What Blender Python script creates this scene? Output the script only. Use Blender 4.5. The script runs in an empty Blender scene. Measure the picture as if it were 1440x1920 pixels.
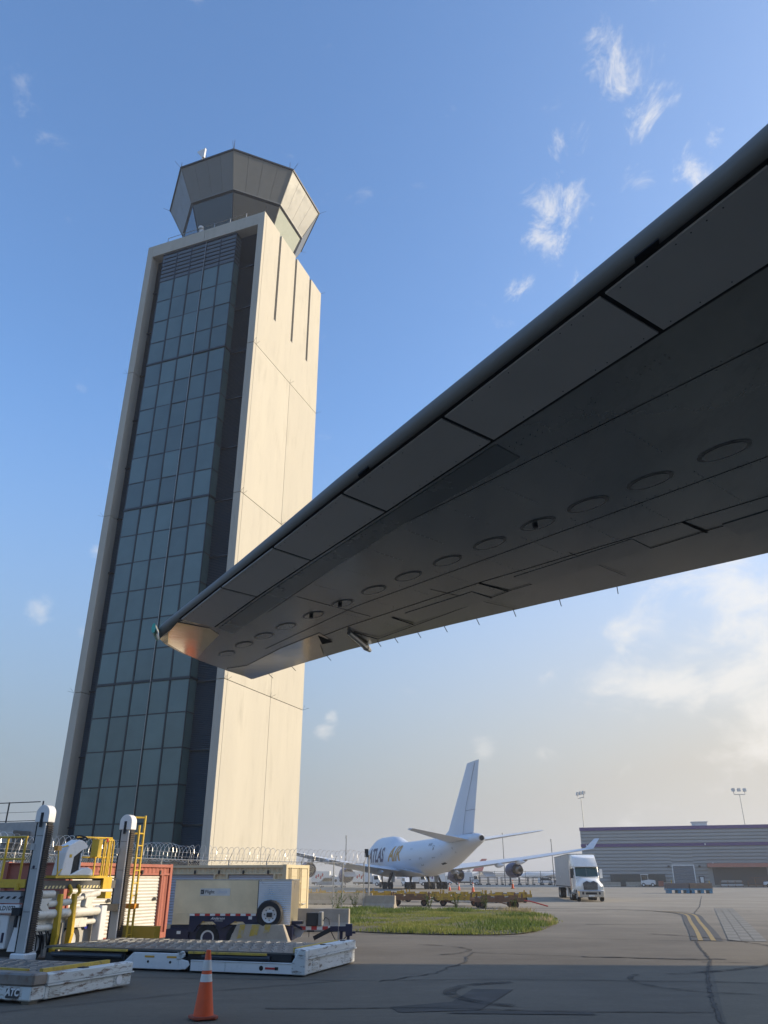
import bpy, bmesh, math, random
from mathutils import Vector, Matrix
R = math.radians
random.seed(7)
S = bpy.context.scene
COL = S.collection

# ------------------------------------------------------------------ camera
cam_d = bpy.data.cameras.new("camera")
cam = bpy.data.objects.new("camera", cam_d); COL.objects.link(cam)
cam.location = (0, 0, 2.0)
cam.rotation_euler = (R(90 + 25.12), 0, 0)
cam_d.sensor_fit = 'VERTICAL'; cam_d.sensor_height = 36.0
cam_d.lens = 1462 / 1920 * 36
cam_d.clip_start = 0.1; cam_d.clip_end = 12000
S.camera = cam

# ------------------------------------------------------------------ light
SUN_AZ, SUN_EL = 8.0, 19.0            # azimuth from +X towards +Y
SKY_STRENGTH = 0.14
SUN_STRENGTH = 3.6
EXPOSURE = 0.75
sdir = Vector((math.cos(R(SUN_EL)) * math.cos(R(SUN_AZ)), math.cos(R(SUN_EL)) * math.sin(R(SUN_AZ)), math.sin(R(SUN_EL))))
sun_d = bpy.data.lights.new("sun", 'SUN'); sun_d.energy = SUN_STRENGTH; sun_d.angle = R(0.53); sun_d.color = (1.0, 0.83, 0.58)
sun = bpy.data.objects.new("sun", sun_d); COL.objects.link(sun)
sun.rotation_euler = (-sdir).to_track_quat('-Z', 'Y').to_euler()
sun.location = (60, 10, 80)

world = bpy.data.worlds.new("World"); S.world = world; world.use_nodes = True
nt = world.node_tree; N = nt.nodes; L = nt.links
for n in list(N): N.remove(n)
def wn(t, **k):
    n = N.new(t)
    for a, v in k.items(): setattr(n, a, v)
    return n
def wmath(op, a, b=None, c=None, clamp=False):
    n = wn('ShaderNodeMath', operation=op, use_clamp=clamp)
    for i, v in enumerate((a, b, c)):
        if v is None: continue
        if isinstance(v, (int, float)): n.inputs[i].default_value = v
        else: L.new(v, n.inputs[i])
    return n.outputs[0]
def wss(v, a, b, lo=0.0, hi=1.0):
    n = wn('ShaderNodeMapRange', interpolation_type='SMOOTHSTEP')
    L.new(v, n.inputs[0])
    for i, x in enumerate((a, b, lo, hi)): n.inputs[i + 1].default_value = x
    return n.outputs[0]
sky = wn('ShaderNodeTexSky', sky_type='NISHITA', sun_disc=False)
sky.sun_elevation = R(SUN_EL); sky.sun_rotation = R(90 - SUN_AZ)
sky.altitude = 200; sky.air_density = 1.0; sky.dust_density = 1.0; sky.ozone_density = 3.0
tc = wn('ShaderNodeTexCoord')
sep = wn('ShaderNodeSeparateXYZ'); L.new(tc.outputs['Generated'], sep.inputs[0])
dx, dy, dz = sep.outputs
zc = wmath('ADD', wmath('MAXIMUM', dz, 0.0), 0.12)
comb = wn('ShaderNodeCombineXYZ')
L.new(wmath('DIVIDE', dx, zc), comb.inputs[0]); L.new(wmath('DIVIDE', dy, zc), comb.inputs[1])
def wnoise(scale, detail, rough, dist=0.0, vec=None, off=(0, 0, 0), sc=(1, 1, 1)):
    m = wn('ShaderNodeMapping'); L.new(vec or comb.outputs[0], m.inputs[0])
    m.inputs['Location'].default_value = off; m.inputs['Scale'].default_value = sc
    n = wn('ShaderNodeTexNoise'); L.new(m.outputs[0], n.inputs[0])
    n.inputs['Scale'].default_value = scale; n.inputs['Detail'].default_value = detail
    n.inputs['Roughness'].default_value = rough; n.inputs['Distortion'].default_value = dist
    return n.outputs[0]
# broken fair-weather cloud: ragged wisps overhead on the sun's side, heaped cloud low down towards it
gen = tc.outputs['Generated']
def blob(d, sig):
    v = Vector(d).normalized(); n = wn('ShaderNodeVectorMath', operation='DOT_PRODUCT'); L.new(gen, n.inputs[0]); n.inputs[1].default_value = v
    k = 2.2 / R(sig) ** 2                                   # angular bell round the direction
    e = wmath('MULTIPLY', wmath('SUBTRACT', n.outputs['Value'], 1.0), k)
    return wmath('POWER', 2.718, e)
def blobs(lst):
    s_ = None
    for d, g_ in lst:
        b_ = blob(d, g_); s_ = b_ if s_ is None else wmath('MAXIMUM', s_, b_)
    return s_
WISP = [((.253, .561, .788), 3.4), ((.289, .583, .759), 2.6), ((.212, .617, .758), 2.2), ((.212, .672, .709), 2.6), ((.196, .70, .687), 2.0), ((.353, .622, .699), 2.8), ((.258, .731, .631), 2.6), ((.263, .491, .830), 2.0), ((.320, .459, .829), 2.2), ((.290, .640, .710), 1.8), ((.41, .42, .81), 4), ((.50, .55, .67), 5), ((.62, .30, .72), 6), ((.30, -.2, .93), 7), ((.55, -.45, .70), 7), ((.165, .74, .652), 1.4)]
fine = wnoise(19.0, 12, 0.70, 0.7, off=(0.4, 2.2, 0), sc=(1.0, 0.62, 1))
wisp = wss(wmath('ADD', wmath('MULTIPLY', blobs(WISP), 0.27), wmath('ADD', wmath('MULTIPLY', fine, 0.75), wmath('MULTIPLY', wnoise(7.0, 4, 0.5, 0.6, off=(7.3, 1.1, 0)), 0.35))), 0.715, 0.96)
LOW = [((.42, .876, .235), 7.5), ((.47, .84, .26), 7), ((.44, .886, .15), 6), ((.355, .912, .205), 3.0), ((.40, .865, .30), 4.5), ((.55, .80, .22), 9), ((.70, .68, .2), 10), ((.85, .45, .22), 12), ((.93, -.1, .3), 12), ((.6, -.75, .25), 12)]
lowfine = wnoise(11.0, 10, 0.62, 0.35, vec=gen, off=(1.3, 0.1, 0.7), sc=(1, 1, 1.7))
lowc = wss(wmath('ADD', wmath('MULTIPLY', blobs(LOW), 0.34), lowfine), 0.62, 0.92)
PUFF = [((-.345, .868, .357), 1.0), ((-.405, .87, .282), 1.5), ((-.356, .896, .262), 1.1), ((.123, .982, .138), 1.5), ((.190, .972, .136), 1.2), ((-.073, .985, .158), 1.0), ((-.065, .981, .182), .8), ((.157, .80, .58), 1.0), ((-.6, .75, .25), 3), ((-.8, .4, .4), 4)]
puff = wss(wmath('ADD', wmath('MULTIPLY', blobs(PUFF), 0.34), lowfine), 0.72, 1.0)
cl = wmath('ADD', wmath('MULTIPLY', wisp, 0.72), wmath('MULTIPLY', lowc, 0.68))
cl = wmath('ADD', cl, wmath('MULTIPLY', puff, 0.5), clamp=True)
mix = wn('ShaderNodeMix', data_type='RGBA'); L.new(cl, mix.inputs['Factor'])
# summer haze: richer blue overhead, paling to grey low down and to cream on the sun's side
hs = wn('ShaderNodeVectorMath', operation='MULTIPLY'); hs.inputs[1].default_value = (1.08, 1.25, 1.39); L.new(sky.outputs[0], hs.inputs[0])
sunward = wss(wmath('ADD', wmath('MULTIPLY', dx, math.cos(R(SUN_AZ))), wmath('MULTIPLY', dy, math.sin(R(SUN_AZ)))), -0.25, 0.75)
hcol = wn('ShaderNodeMix', data_type='RGBA'); L.new(sunward, hcol.inputs['Factor'])
hcol.inputs['A'].default_value = (1.27, 1.48, 1.60, 1); hcol.inputs['B'].default_value = (3.10, 2.93, 2.58, 1)
hzf = wmath('ADD', wss(dz, 0.56, -0.02), wmath('MULTIPLY', wmath('POWER', sunward, 2.0), 0.22), clamp=True)
hmix = wn('ShaderNodeMix', data_type='RGBA'); L.new(hzf, hmix.inputs['Factor']); L.new(hs.outputs[0], hmix.inputs['A']); L.new(hcol.outputs['Result'], hmix.inputs['B'])
L.new(hmix.outputs['Result'], mix.inputs['A'])
CLOUD = (4.3, 4.15, 3.9)
mix.inputs['B'].default_value = (*CLOUD, 1)
bg = wn('ShaderNodeBackground'); L.new(mix.outputs['Result'], bg.inputs[0]); bg.inputs[1].default_value = SKY_STRENGTH
wo = wn('ShaderNodeOutputWorld'); L.new(bg.outputs[0], wo.inputs[0])

vs = S.view_settings
vs.view_transform = 'Standard'; vs.look = 'None'; vs.gamma = 1; vs.use_curve_mapping = False; vs.exposure = EXPOSURE
S.render.engine = 'CYCLES'
S.cycles.max_bounces = 6; S.cycles.diffuse_bounces = 3; S.cycles.glossy_bounces = 3
S.cycles.transparent_max_bounces = 12; S.cycles.use_denoising = True
S.cycles.sample_clamp_indirect = 6

# ------------------------------------------------------------------ materials
MATS = {}
def mat(name, col, rough=0.6, metal=0.0, var=0.12, scale=2.0, bump=0.0, bscale=40.0, dirt=None, spec=0.5, stretch=(1, 1, 1), coat=0.0, rv=0.05):
    """col varied by large noise; dirt = (colour, threshold, scale, softness)"""
    if name in MATS: return MATS[name]
    m = bpy.data.materials.new(name); m.use_nodes = True; t = m.node_tree; b = t.nodes['Principled BSDF']
    tcn = t.nodes.new('ShaderNodeTexCoord'); mp = t.nodes.new('ShaderNodeMapping'); mp.inputs['Scale'].default_value = stretch
    t.links.new(tcn.outputs['Object'], mp.inputs[0])
    oi = t.nodes.new('ShaderNodeObjectInfo')
    sc = t.nodes.new('ShaderNodeVectorMath'); sc.operation = 'SCALE'; sc.inputs[0].default_value = (37, 21, 53)
    t.links.new(oi.outputs['Random'], sc.inputs['Scale']); t.links.new(sc.outputs[0], mp.inputs['Location'])
    nz = t.nodes.new('ShaderNodeTexNoise'); nz.inputs['Scale'].default_value = scale; nz.inputs['Detail'].default_value = 7; nz.inputs['Roughness'].default_value = 0.6
    t.links.new(mp.outputs[0], nz.inputs[0])
    rp = t.nodes.new('ShaderNodeMapRange'); rp.inputs[1].default_value = 0.3; rp.inputs[2].default_value = 0.7
    rp.inputs[3].default_value = 1 - var; rp.inputs[4].default_value = 1 + var; t.links.new(nz.outputs[0], rp.inputs[0])
    rj = t.nodes.new('ShaderNodeMapRange'); rj.inputs[3].default_value = 1 - rv; rj.inputs[4].default_value = 1 + rv; t.links.new(oi.outputs['Random'], rj.inputs[0])
    rm = t.nodes.new('ShaderNodeMath'); rm.operation = 'MULTIPLY'; t.links.new(rp.outputs[0], rm.inputs[0]); t.links.new(rj.outputs[0], rm.inputs[1])
    vm = t.nodes.new('ShaderNodeVectorMath'); vm.operation = 'SCALE'; vm.inputs[0].default_value = col; t.links.new(rm.outputs[0], vm.inputs['Scale'])
    out = vm.outputs[0]; rfac = None
    if dirt:
        dc, th, ds, soft = dirt
        n2 = t.nodes.new('ShaderNodeTexNoise'); n2.inputs['Scale'].default_value = ds; n2.inputs['Detail'].default_value = 12; n2.inputs['Roughness'].default_value = 0.74
        t.links.new(mp.outputs[0], n2.inputs[0])
        r2 = t.nodes.new('ShaderNodeMapRange'); r2.inputs[1].default_value = th; r2.inputs[2].default_value = th + soft; t.links.new(n2.outputs[0], r2.inputs[0])
        mx = t.nodes.new('ShaderNodeMix'); mx.data_type = 'RGBA'; t.links.new(r2.outputs[0], mx.inputs['Factor'])
        t.links.new(out, mx.inputs['A']); mx.inputs['B'].default_value = (*dc, 1); out = mx.outputs['Result']; rfac = r2.outputs[0]
    t.links.new(out, b.inputs['Base Color'])
    b.inputs['Metallic'].default_value = metal; b.inputs['Specular IOR Level'].default_value = spec
    b.inputs['Coat Weight'].default_value = coat; b.inputs['Coat Roughness'].default_value = 0.05
    rr = t.nodes.new('ShaderNodeMapRange'); rr.inputs[1].default_value = 0.3; rr.inputs[2].default_value = 0.7
    rr.inputs[3].default_value = max(0.02, rough * 0.8); rr.inputs[4].default_value = min(1, rough * 1.2); t.links.new(nz.outputs[0], rr.inputs[0])
    t.links.new(rr.outputs[0], b.inputs['Roughness'])
    if bump:
        n3 = t.nodes.new('ShaderNodeTexNoise'); n3.inputs['Scale'].default_value = bscale; n3.inputs['Detail'].default_value = 5
        t.links.new(mp.outputs[0], n3.inputs[0])
        bp = t.nodes.new('ShaderNodeBump'); bp.inputs['Strength'].default_value = bump; bp.inputs['Distance'].default_value = 0.02
        t.links.new(n3.outputs[0], bp.inputs['Height']); t.links.new(bp.outputs[0], b.inputs['Normal'])
    MATS[name] = m; return m

# ------------------------------------------------------------------ mesh helpers
class MB:
    def __init__(s): s.v = []; s.f = []
    def add(s, vs_, fs_):
        n = len(s.v); s.v.extend([tuple(p) for p in vs_]); s.f.extend([tuple(i + n for i in f) for f in fs_]); return s
    def box(s, x0, x1, y0, y1, z0, z1):
        return s.add([(x0, y0, z0), (x1, y0, z0), (x1, y1, z0), (x0, y1, z0), (x0, y0, z1), (x1, y0, z1), (x1, y1, z1), (x0, y1, z1)],
                     [(0, 3, 2, 1), (4, 5, 6, 7), (0, 1, 5, 4), (1, 2, 6, 5), (2, 3, 7, 6), (3, 0, 4, 7)])
    def beam(s, p0, p1, w, h=None, up=(0, 0, 1)):
        h = w if h is None else h
        p0, p1 = Vector(p0), Vector(p1); d = (p1 - p0).normalized(); up = Vector(up)
        if abs(d.dot(up)) > 0.98: up = Vector((0, 1, 0))
        a = d.cross(up).normalized(); b = a.cross(d).normalized()
        q = [p + a * sx * w / 2 + b * sy * h / 2 for p in (p0, p1) for sx, sy in ((-1, -1), (1, -1), (1, 1), (-1, 1))]
        return s.add(q, [(0, 1, 2, 3), (7, 6, 5, 4), (0, 4, 5, 1), (1, 5, 6, 2), (2, 6, 7, 3), (3, 7, 4, 0)])
    def cyl(s, p0, p1, r, n=10, r1=None, caps=True):
        r1 = r if r1 is None else r1
        p0, p1 = Vector(p0), Vector(p1); d = (p1 - p0).normalized(); up = Vector((0, 0, 1)) if abs(d.z) < 0.9 else Vector((1, 0, 0))
        a = d.cross(up).normalized(); b = d.cross(a).normalized()
        q = []
        for p, rr in ((p0, r), (p1, r1)):
            q += [p + (a * math.cos(2 * math.pi * i / n) + b * math.sin(2 * math.pi * i / n)) * rr for i in range(n)]
        f = [(i, (i + 1) % n, n + (i + 1) % n, n + i) for i in range(n)]
        if caps: f += [tuple(range(n - 1, -1, -1)), tuple(range(n, 2 * n))]
        return s.add(q, f)
    def tube(s, pts, r, n=6, closed=False):
        pts = [Vector(p) for p in pts]; q = []; m = len(pts); a = None
        for i, p in enumerate(pts):
            d = (pts[(i + 1) % m if closed else min(i + 1, m - 1)] - pts[i - 1 if (closed or i) else 0]).normalized()
            if a is None:
                up = Vector((0, 0, 1)) if abs(d.z) < 0.9 else Vector((1, 0, 0)); a = d.cross(up).normalized()
            a = (a - d * a.dot(d)).normalized(); b = d.cross(a)
            q += [p + (a * math.cos(2 * math.pi * k / n) + b * math.sin(2 * math.pi * k / n)) * r for k in range(n)]
        f = [(i * n + k, i * n + (k + 1) % n, (i + 1) * n + (k + 1) % n, (i + 1) * n + k) for i in range(m - 1) for k in range(n)]
        if closed: f += [((m - 1) * n + k, (m - 1) * n + (k + 1) % n, (k + 1) % n, k) for k in range(n)]
        else: f += [tuple(range(n - 1, -1, -1)), tuple(range((m - 1) * n, m * n))]
        return s.add(q, f)
    def loft(s, rings, cap0=True, cap1=True):
        n = len(rings[0]); q = [p for r in rings for p in r]
        f = [(i * n + k, i * n + (k + 1) % n, (i + 1) * n + (k + 1) % n, (i + 1) * n + k) for i in range(len(rings) - 1) for k in range(n)]
        if cap0: f.append(tuple(range(n - 1, -1, -1)))
        if cap1: f.append(tuple(range((len(rings) - 1) * n, len(rings) * n)))
        return s.add(q, f)
    def prism(s, poly, ax, a, b):
        """poly of 2-D points extruded along axis ax ('x','y','z') from a to b"""
        def P(u, v, w): return {'x': (w, u, v), 'y': (u, w, v), 'z': (u, v, w)}[ax]
        n = len(poly); q = [P(u, v, a) for u, v in poly] + [P(u, v, b) for u, v in poly]
        return s.add(q, [tuple(range(n - 1, -1, -1)), tuple(range(n, 2 * n))] + [(i, (i + 1) % n, n + (i + 1) % n, n + i) for i in range(n)])
    def lathe(s, prof, n=20, c=(0, 0, 0), ax='z', caps=True):
        rings = []
        for r, h in prof:
            ring = []
            for k in range(n):
                t = 2 * math.pi * k / n; u, v = r * math.cos(t), r * math.sin(t)
                p = {'z': (u, v, h), 'x': (h, u, v), 'y': (u, h, v)}[ax]
                ring.append((p[0] + c[0], p[1] + c[1], p[2] + c[2]))
            rings.append(ring)
        return s.loft(rings, caps, caps)
    def mesh(s, name, m, smooth=False, bevel=0.0):
        me = bpy.data.meshes.new(name); me.from_pydata(s.v, [], s.f); me.validate()
        bm = bmesh.new(); bm.from_mesh(me)
        bmesh.ops.recalc_face_normals(bm, faces=bm.faces)
        if bevel:
            bmesh.ops.bevel(bm, geom=[e for e in bm.edges if len(e.link_faces) == 2 and e.calc_face_angle(0) > 0.5], offset=bevel, segments=1, affect='EDGES', clamp_overlap=True)
        bm.to_mesh(me); bm.free()
        if m: me.materials.append(m)
        if smooth:
            for p in me.polygons: p.use_smooth = True
            try: me.set_sharp_from_angle(angle=R(40))
            except Exception: pass
        return me
    def build(s, name, m, parent=None, smooth=False, bevel=0.0, kind=None):
        return link(name, s.mesh(name, m, smooth, bevel), parent, kind)
def link(name, me, parent=None, kind=None, loc=None, rot=None):
    o = bpy.data.objects.new(name, me); COL.objects.link(o)
    if parent is not None: o.parent = parent
    if kind: o['kind'] = kind
    if loc is not None: o.location = loc
    if rot is not None: o.rotation_euler = rot
    return o
def tag(o, label, cat, group=None, kind=None):
    o['label'] = label; o['category'] = cat
    if group: o['group'] = group
    if kind: o['kind'] = kind
    return o
def thing(name, label, cat, loc=(0, 0, 0), rz=0.0, group=None):
    o = bpy.data.objects.new(name, None); COL.objects.link(o); o.empty_display_size = 0.3
    o.location = loc; o.rotation_euler = (0, 0, R(rz)); return tag(o, label, cat, group)
KIDS = {}
def copy_tree(src, loc, rz=None, label=None):
    c = src.copy(); COL.objects.link(c); c.location = loc
    if rz is not None: c.rotation_euler = (0, 0, R(rz))
    if label: c['label'] = label
    def rec(a, b):
        for ch in list(a.children):
            d = ch.copy(); COL.objects.link(d); d.parent = b; rec(ch, d)
    rec(src, c); return c
def text_mesh(txt, size, m, shear=0.0, ext=0.0, bold=0.0, align='CENTER'):
    cu = bpy.data.curves.new("lettering", 'FONT'); cu.body = txt; cu.size = size; cu.shear = shear; cu.extrude = ext; cu.offset = bold
    cu.align_x = align; cu.align_y = 'BOTTOM_BASELINE' if False else 'BOTTOM'; cu.resolution_u = 3
    o = bpy.data.objects.new("lettering", cu); COL.objects.link(o)
    dg = bpy.context.evaluated_depsgraph_get(); me = bpy.data.meshes.new_from_object(o.evaluated_get(dg))
    bpy.data.objects.remove(o); bpy.data.curves.remove(cu)
    me.materials.clear(); me.materials.append(m); return me
def oct_pts(cx, cy, r, z, rot=-67.5, n=8):
    return [(cx + r * math.cos(R(rot + 360 / n * k)), cy + r * math.sin(R(rot + 360 / n * k)), z) for k in range(n)]

# material table
conc = mat('cast_concrete', (0.475, 0.446, 0.380), 0.85, var=0.06, scale=0.5, bump=0.3, bscale=5, dirt=((0.37, 0.345, 0.29), 0.53, 0.9, 0.3), spec=0.2, stretch=(1, 1, .22), rv=0.035)
conc_core = mat('core_concrete', (0.22, 0.21, 0.19), 0.9)
barr = mat('barrier_concrete', (0.36, 0.32, 0.26), 0.9, var=0.15, scale=2.5, bump=0.3, bscale=25, dirt=((0.14, 0.12, 0.10), 0.60, 3, 0.2), spec=0.2)
louvre = mat('blue_grey_louvre', (0.040, 0.075, 0.110), 0.45, var=0.08)
tglass = mat('tower_glass', (0.085, 0.140, 0.140), 0.05, var=0.12, scale=0.3, spec=0.6, rv=0.2)
tglass_side = tglass
mull = mat('dark_mullion', (0.018, 0.025, 0.03), 0.35, metal=0.3)
cabp = mat('cab_panel_paint', (0.170, 0.176, 0.172), 0.45, var=0.05, scale=1)
cabglass = mat('cab_glass', (0.012, 0.014, 0.015), 0.03, spec=0.7)
shade_m = mat('window_shade', (0.30, 0.33, 0.28), 0.7)
steel = mat('galvanised_steel', (0.38, 0.38, 0.37), 0.42, metal=0.75, var=0.15, scale=6)
white = mat('white_paint', (0.74, 0.74, 0.72), 0.35, var=0.05, scale=2, dirt=((0.35, 0.32, 0.28), 0.64, 3, 0.25))
whitec = mat('clean_white_paint', (0.70, 0.70, 0.69), 0.3, var=0.03)
yellow = mat('yellow_paint', (0.62, 0.40, 0.03), 0.45, var=0.12, scale=4, dirt=((0.14, 0.09, 0.04), 0.62, 6, 0.15))
black = mat('black_rubber', (0.018, 0.018, 0.019), 0.75, var=0.2, scale=8)
dark = mat('dark_steel', (0.035, 0.036, 0.038), 0.5, metal=0.3, var=0.25, scale=5)
roller_m = mat('roller_steel', (0.20, 0.20, 0.19), 0.5, metal=0.5, var=0.3, scale=12)
deckm = mat('deck_plate', (0.115, 0.113, 0.105), 0.55, metal=0.35, var=0.3, scale=3, dirt=((0.09, 0.075, 0.06), 0.55, 4, 0.2))
worn = mat('worn_white_paint', (0.60, 0.62, 0.60), 0.55, var=0.12, scale=2, dirt=((0.17, 0.115, 0.085), 0.515, 6.0, 0.09), bump=0.15, stretch=(.35, .35, 1.5))
worn2 = mat('scraped_white_paint', (0.60, 0.61, 0.59), 0.55, var=0.12, scale=2, dirt=((0.16, 0.13, 0.105), 0.530, 7.5, 0.07), bump=0.15, stretch=(.4, .35, 1.6))
hydr = mat('hydraulic_white', (0.62, 0.60, 0.54), 0.45, var=0.1, dirt=((0.22, 0.16, 0.10), 0.55, 6, 0.2))
mastm = mat('mast_grey', (0.40, 0.41, 0.40), 0.4, var=0.08, scale=3, dirt=((0.22, 0.2, 0.19), 0.63, 5, 0.2))
orange = mat('cone_orange', (0.72, 0.095, 0.02), 0.5, var=0.1, scale=6, dirt=((0.22, 0.05, 0.03), 0.62, 7, 0.25))
refl = mat('reflective_band', (0.62, 0.62, 0.60), 0.4, var=0.08, scale=10, dirt=((0.3, 0.28, 0.27), 0.58, 9, 0.2))
redc = mat('red_oxide_paint', (0.33, 0.10, 0.065), 0.6, var=0.12, scale=1.5, dirt=((0.18, 0.07, 0.05), 0.60, 3, 0.2))
cream = mat('cream_container_paint', (0.56, 0.47, 0.30), 0.55, var=0.07, scale=1.2, dirt=((0.32, 0.24, 0.15), 0.64, 3, 0.2))
shut = mat('shutter_white', (0.66, 0.64, 0.58), 0.5, var=0.04)
shutb = mat('shutter_blue_grey', (0.42, 0.45, 0.50), 0.5, var=0.05)
alu = mat('ribbed_aluminium', (0.74, 0.63, 0.46), 0.30, metal=0.92, var=0.22, scale=0.7)  # warm reflection is put into the metal's tint and patches
navy = mat('navy_paint', (0.008, 0.011, 0.045), 0.35, var=0.1)
redm = mat('red_reflector', (0.45, 0.03, 0.03), 0.4)
# ------------------------------------------------------------------ the ground
def ground_mat(name, c0, c1, c2, streak=0.5, far=None):
    m = bpy.data.materials.new(name); m.use_nodes = True; t = m.node_tree; b = t.nodes['Principled BSDF']
    tcn = t.nodes.new('ShaderNodeTexCoord')
    def nz(scale, detail, rough, sc=(1, 1, 1), off=(0, 0, 0), dist=0.0, rot=0.0):
        mp = t.nodes.new('ShaderNodeMapping'); mp.inputs['Scale'].default_value = sc; mp.inputs['Location'].default_value = off; mp.inputs['Rotation'].default_value = (0, 0, rot)
        t.links.new(tcn.outputs['Object'], mp.inputs[0])
        n = t.nodes.new('ShaderNodeTexNoise'); n.inputs['Scale'].default_value = scale; n.inputs['Detail'].default_value = detail; n.inputs['Roughness'].default_value = rough
        n.inputs['Distortion'].default_value = dist
        t.links.new(mp.outputs[0], n.inputs[0]); return n.outputs[0]
    def rng(v, a, b_, lo=0, hi=1):
        r = t.nodes.new('ShaderNodeMapRange'); t.links.new(v, r.inputs[0])
        for i, x in enumerate((a, b_, lo, hi)): r.inputs[i + 1].default_value = x
        return r.outputs[0]
    def mixc(f, A, B):
        x = t.nodes.new('ShaderNodeMix'); x.data_type = 'RGBA'
        if isinstance(f, (int, float)): x.inputs['Factor'].default_value = f
        else: t.links.new(f, x.inputs['Factor'])
        for k, v in (('A', A), ('B', B)):
            if isinstance(v, tuple): x.inputs[k].default_value = (*v, 1)
            else: t.links.new(v, x.inputs[k])
        return x.outputs['Result']
    patch = rng(nz(0.16, 8, 0.68), 0.40, 0.62)
    c = mixc(patch, c0, c1)
    c = mixc(rng(nz(0.5, 8, 0.65, sc=(0.3, 1.6, 1), rot=-0.31), 0.52, 0.72, 0, streak), c, c2)      # long worn streaks
    c = mixc(rng(nz(1.3, 8, 0.7, sc=(1, 1, 1), off=(5, 2, 0)), 0.58, 0.78, 0, 0.6), c, c2)           # oil spots
    c = mixc(rng(nz(2.4, 9, 0.75, sc=(.35, 1, 1), off=(1, 9, 0), rot=-0.3), 0.52, 0.70, 0, 0.35), c, tuple(min(1, x * 1.5) for x in c1))   # pale scuffs
    c = mixc(rng(nz(7.0, 6, 0.8, off=(3, 3, 0)), 0.42, 0.62, 0, 0.30), c, c2)                         # mottling
    g1 = nz(34.0, 6, 0.75)
    c = mixc(rng(g1, 0.35, 0.75, 0, 0.5), c, tuple(min(1, x * 1.9) for x in c0))                    # aggregate grain
    if far is not None:      # pavement blends paler with distance
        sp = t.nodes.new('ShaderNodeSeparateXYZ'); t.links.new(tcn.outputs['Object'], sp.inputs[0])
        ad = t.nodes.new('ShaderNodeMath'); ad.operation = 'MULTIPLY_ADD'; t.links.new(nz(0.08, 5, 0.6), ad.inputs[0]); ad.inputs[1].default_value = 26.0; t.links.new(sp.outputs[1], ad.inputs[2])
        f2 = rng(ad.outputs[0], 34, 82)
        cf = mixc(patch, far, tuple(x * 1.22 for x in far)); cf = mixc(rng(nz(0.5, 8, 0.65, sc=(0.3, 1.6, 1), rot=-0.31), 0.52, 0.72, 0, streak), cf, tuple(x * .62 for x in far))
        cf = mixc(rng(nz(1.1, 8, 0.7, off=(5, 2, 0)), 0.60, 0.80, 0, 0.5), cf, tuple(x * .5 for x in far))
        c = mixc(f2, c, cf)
    t.links.new(c, b.inputs['Base Color'])
    b.inputs['Roughness'].default_value = 0.82; b.inputs['Specular IOR Level'].default_value = 0.3
    bp = t.nodes.new('ShaderNodeBump'); bp.inputs['Strength'].default_value = 0.35; bp.inputs['Distance'].default_value = 0.01
    t.links.new(g1, bp.inputs['Height']); t.links.new(bp.outputs[0], b.inputs['Normal'])
    return m
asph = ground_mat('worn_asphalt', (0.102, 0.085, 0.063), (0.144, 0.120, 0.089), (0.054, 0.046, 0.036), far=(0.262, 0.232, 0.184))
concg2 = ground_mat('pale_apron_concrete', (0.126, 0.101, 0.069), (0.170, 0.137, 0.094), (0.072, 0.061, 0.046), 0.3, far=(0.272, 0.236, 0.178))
def sheet(name, poly, z, m, kind='structure'):
    return MB().add([(x, y, z) for x, y in poly], [tuple(range(len(poly)))]).build(name, m, None, kind=kind)
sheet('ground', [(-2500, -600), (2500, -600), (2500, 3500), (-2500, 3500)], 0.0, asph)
# concrete apron beyond the old asphalt; its edge runs along the transverse joint
JD = Vector((0.3035, 0.9528, 0)); EX = Vector((0.9528, -0.3035, 0))
sheet('concrete_slab_strip', [(10.75, 30.74), (8.75, 24.0), (5.5, 14.9), (3.2, 8.0), (60, 2), (80, 28.9), (14, 30.6)], 0.004, concg2)
def ribbon(name, pts, w, z, m, kind='structure', jag=0.0, sub=1):
    P = [Vector((*p, 0)) for p in pts]; Q = []
    for a, b_ in zip(P[:-1], P[1:]):
        for i in range(sub): Q.append(a.lerp(b_, i / sub))
    Q.append(P[-1]); rnd = random.Random(sum(map(ord, name)) % 1000 + len(pts)); vs_ = []; fs_ = []
    for i, p in enumerate(Q):
        d = (Q[min(i + 1, len(Q) - 1)] - Q[max(i - 1, 0)]).normalized(); n = Vector((-d.y, d.x, 0))
        j = rnd.uniform(-jag, jag); ww = w * (1 + (rnd.uniform(-.5, .7) if jag else 0))
        vs_ += [p + n * (j + ww / 2), p + n * (j - ww / 2)]
        if i: fs_.append((2 * i - 2, 2 * i - 1, 2 * i + 1, 2 * i))
    vs_ = [(v.x, v.y, z) for v in vs_]
    return MB().add(vs_, fs_).build(name, m, None, kind=kind)
tar = mat('crack_filler_tar', (0.034, 0.031, 0.027), 0.8, var=0.3, scale=3)
crk = mat('dark_crack', (0.046, 0.041, 0.034), 0.9)
yline = mat('worn_yellow_marking', (0.32, 0.215, 0.06), 0.7, var=0.25, scale=3, dirt=((0.14, 0.125, 0.10), 0.50, 5, 0.14))
bline = mat('black_marking_border', (0.05, 0.05, 0.05), 0.8, var=0.2, scale=3, dirt=((0.18, 0.17, 0.15), 0.55, 4, 0.2))
zipm = mat('worn_white_marking', (0.205, 0.195, 0.168), 0.8, var=0.2, scale=2, dirt=((0.19, 0.18, 0.16), 0.5, 3, 0.2))
zipd = mat('faded_black_marking', (0.150, 0.140, 0.118), 0.8, var=0.15, scale=2, dirt=((0.20, 0.19, 0.17), 0.48, 3, 0.2))
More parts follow.
